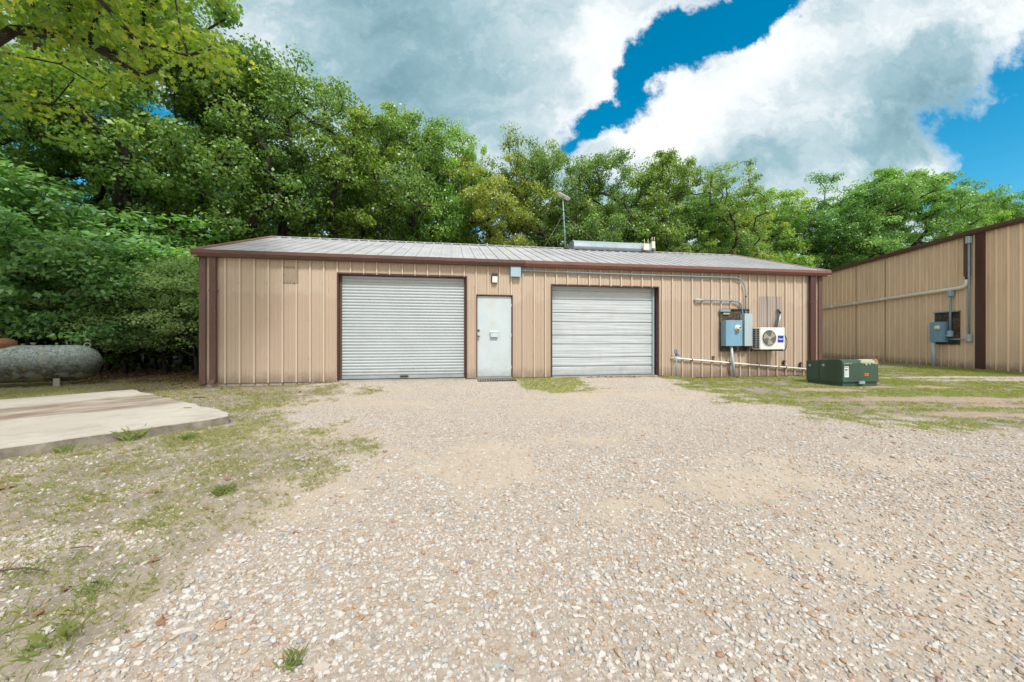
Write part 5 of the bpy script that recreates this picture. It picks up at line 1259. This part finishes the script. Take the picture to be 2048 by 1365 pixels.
# ferny undergrowth as one mass under the wood
q = np.random.RandomState(9); n = 60000
Xu = q.uniform(-34, 20, n); Yu = q.uniform(12.5, 40, n)
k = (poly_d(Xu, Yu, [(-34, 12.8), (-8.2, 12.4), (-8.6, 17.4), (8, 20.0), (14.5, 27), (20, 40), (-34, 40)]) > 0); Xu, Yu = Xu[k], Yu[k]
hh = 2.6 * NZ.fbm(Xu, Yu, .45) ** 1.0 + .3
Pu = np.stack([Xu, Yu, q.rand(len(Xu)) ** .8 * hh], -1); nm = q.normal(size=Pu.shape) * .7 + np.array([0, -.2, .7]); nm /= np.linalg.norm(nm, axis=1)[:, None]
v, f = leafquads(q, Pu, nm, q.uniform(.10, .22, len(Pu)), .7)
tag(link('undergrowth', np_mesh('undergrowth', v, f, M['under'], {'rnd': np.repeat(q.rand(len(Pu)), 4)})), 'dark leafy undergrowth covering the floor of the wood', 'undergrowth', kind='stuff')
# near tree reaching in over the upper left
NEAR = tree_mesh(97, 9.5, 3.9, 4.5, 6.9, 3.0, 330, 95, .115, .60, 'maple', 14, .0065, 'lobed', .45, .9)
o = bpy.data.objects.new('oak_tree', None); COL.objects.link(o); o.location = (-9.3, 5.2, -.03); o.rotation_euler = (0, 0, .6); o.scale = (1.05, 1.05, 1.08)
tag(o, 'near yellow-green oak whose boughs hang over the upper left of the view', 'tree')
for nm_, me_ in (('trunk', NEAR[0]), ('crown', NEAR[1])):
    c = bpy.data.objects.new(nm_, me_); COL.objects.link(c); c.parent = o

# ------------------------------------------------------------------ sky, sun, camera
SUN_EL, SUN_AZ = R(54), R(160)                      # azimuth clockwise from +Y: behind the camera, a little right
w = bpy.data.worlds.new('World'); bpy.context.scene.world = w; w.use_nodes = True; nt = w.node_tree; nt.nodes.clear(); n = N(nt)
co = n.n('ShaderNodeTexCoord').outputs['Generated']
sky = n.n('ShaderNodeTexSky', sky_type='NISHITA'); sky.sun_disc = False; sky.sun_elevation = SUN_EL; sky.sun_rotation = SUN_AZ; sky.air_density = 1.0; sky.dust_density = .3; sky.ozone_density = 2.0
hs = n.n('ShaderNodeHueSaturation', {'Hue': .475, 'Saturation': 1.5, 'Value': .9, 'Color': sky.outputs[0]})
sp = n.n('ShaderNodeSeparateXYZ', {0: co}); yy = n.math('MAXIMUM', sp.outputs[1], .08)
u_ = n.math('DIVIDE', sp.outputs[0], yy); v_ = n.math('DIVIDE', sp.outputs[2], yy)
uv = n.n('ShaderNodeCombineXYZ', {0: u_, 1: v_, 2: 0.0}).outputs[0]
wob = n.n('ShaderNodeVectorMath', {0: uv, 1: n.n('ShaderNodeVectorMath', {0: n.n('ShaderNodeVectorMath', {0: n.noise(uv, 4.5, 6, .62, out=1), 1: (.5, .5, .5)}, operation='SUBTRACT').outputs[0], 'Scale': .27}, operation='SCALE').outputs[0]}, operation='ADD').outputs[0]
def gauss(px, py, a, b, ang=0.0, src=None):
    c = ((px - CX) / FPX, (HY - py) / FPX, 0)
    d = n.n('ShaderNodeVectorMath', {0: src or wob, 1: c}, operation='SUBTRACT').outputs[0]
    d = n.n('ShaderNodeMapping', {'Vector': d, 'Rotation': (0, 0, -R(ang)), 'Scale': (1, 1, 1)}).outputs[0]
    d = n.n('ShaderNodeVectorMath', {0: d, 1: (FPX / a, FPX / b, 0)}, operation='MULTIPLY').outputs[0]
    L = n.n('ShaderNodeVectorMath', {0: d}, operation='DOT_PRODUCT'); nt.links.new(d, L.inputs[1])
    return n.math('EXPONENT', n.math('MULTIPLY', L.outputs['Value'], -1.0))
D = n.math('ADD', .92, 0.0)
for g_ in ((1195, 236, 95, 36, 38, 1.05), (1295, 130, 42, 66, -20, .85), (1385, 60, 85, 58, 25, .95), (1545, 12, 130, 42, 14, 1.0), (2110, 210, 140, 130, 70, 1.1), (2010, 330, 120, 75, 10, .95), (1970, 400, 160, 40, 0, .9), (1900, 240, 60, 40, 40, .35), (150, 290, 330, 170, 0, .95), (780, 430, 260, 70, 0, .8), (500, 60, 50, 40, 0, .25), (1790, -40, 60, 40, 0, .0)):
    if g_[5]: D = n.math('SUBTRACT', D, n.math('MULTIPLY', gauss(*g_[:5]), g_[5]))
fb1 = n.math('ADD', n.noise(uv, 6.0, 8, .68), n.math('MULTIPLY', n.math('SUBTRACT', n.noise(n.mapv(uv, (1, 1, 1), (5, 2, 0)), 21.0, 5, .65), .5), .32))
D = n.math('ADD', D, n.math('MULTIPLY', n.math('SUBTRACT', fb1, .5), 1.15))
alpha = n.rng(D, .34, .78, 0, 1, True)
B = n.math('ADD', .52, 0.0)
for g_ in ((1470, 150, 190, 90, 30, .34), (1330, 230, 110, 70, 20, .35), (1700, 80, 200, 60, 20, .30), (1190, 110, 90, 150, -15, .38), (1240, 200, 60, 40, 30, .3), (820, 130, 330, 210, 0, -.22), (700, 30, 200, 120, 0, -.10), (1650, 270, 150, 45, 15, .12), (1850, 230, 130, 110, 40, -.34), (1600, 300, 200, 50, 15, -.2), (1850, 345, 60, 25, 0, .35), (560, 120, 90, 90, 0, .18), (900, 0, 300, 40, 0, .06)):
    B = n.math('ADD', B, n.math('MULTIPLY', gauss(*g_[:5]), g_[5]))
fb2 = n.noise(n.mapv(wob, (.8, 1.5, 1), (3.3, 1.2, 0), (0, 0, R(-28))), 3.4, 6, .62)
B = n.math('ADD', B, n.math('MULTIPLY', n.math('SUBTRACT', fb2, .5), 1.15))
B = n.math('ADD', B, n.rng(D, .50, .85, .34, 0))
cc = n.ramp(B, [(.08, (1.15, 2.05, 2.4)), (.34, (1.95, 2.95, 3.3)), (.56, (3.3, 4.0, 4.25)), (.76, (4.9, 5.2, 5.3)), (1.0, (6.0, 6.05, 6.05))])
alpha = n.math('MULTIPLY', alpha, n.rng(sp.outputs[2], -.02, .05))
cc = n.mix(n.rng(sp.outputs[1], .22, -.1), cc, (6.3, 6.3, 6.2))            # unseen sky behind the camera, whitened and brightened as added fill light
skyc = n.mix(n.math('MULTIPLY', alpha, .97), hs.outputs[0], cc)
bg = n.n('ShaderNodeBackground', {'Color': skyc, 'Strength': .10})
nt.links.new(bg.outputs[0], n.n('ShaderNodeOutputWorld').inputs[0])
w.cycles.sampling_method = 'MANUAL'; w.cycles.sample_map_resolution = 1024

L = bpy.data.lights.new('sun', 'SUN'); L.energy = 2.2; L.angle = R(9); L.color = (1, .975, .945)
so = bpy.data.objects.new('sun', L); COL.objects.link(so)
d = Vector((sin(SUN_AZ) * cos(SUN_EL), cos(SUN_AZ) * cos(SUN_EL), sin(SUN_EL)))
so.rotation_euler = d.to_track_quat('Z', 'Y').to_euler(); so.location = d * 60
cam = bpy.data.cameras.new('camera'); co_ = bpy.data.objects.new('camera', cam); COL.objects.link(co_)
cam.sensor_width = 36; cam.lens = FPX / 2048 * 36; cam.clip_end = 2000; cam.clip_start = .05; cam.shift_y = -5.5 / 2048
co_.location = (0, 0, EYE); co_.rotation_euler = (pi / 2, 0, 0)
sc = bpy.context.scene; sc.camera = co_
sc.view_settings.view_transform = 'Standard'; sc.view_settings.look = 'None'; sc.view_settings.exposure = 0.92; sc.view_settings.gamma = 1.0
sc.cycles.max_bounces = 5; sc.cycles.diffuse_bounces = 4; sc.cycles.use_adaptive_sampling = True; sc.cycles.adaptive_threshold = .015; sc.cycles.adaptive_min_samples = 12; sc.cycles.glossy_bounces = 2; sc.cycles.transmission_bounces = 3
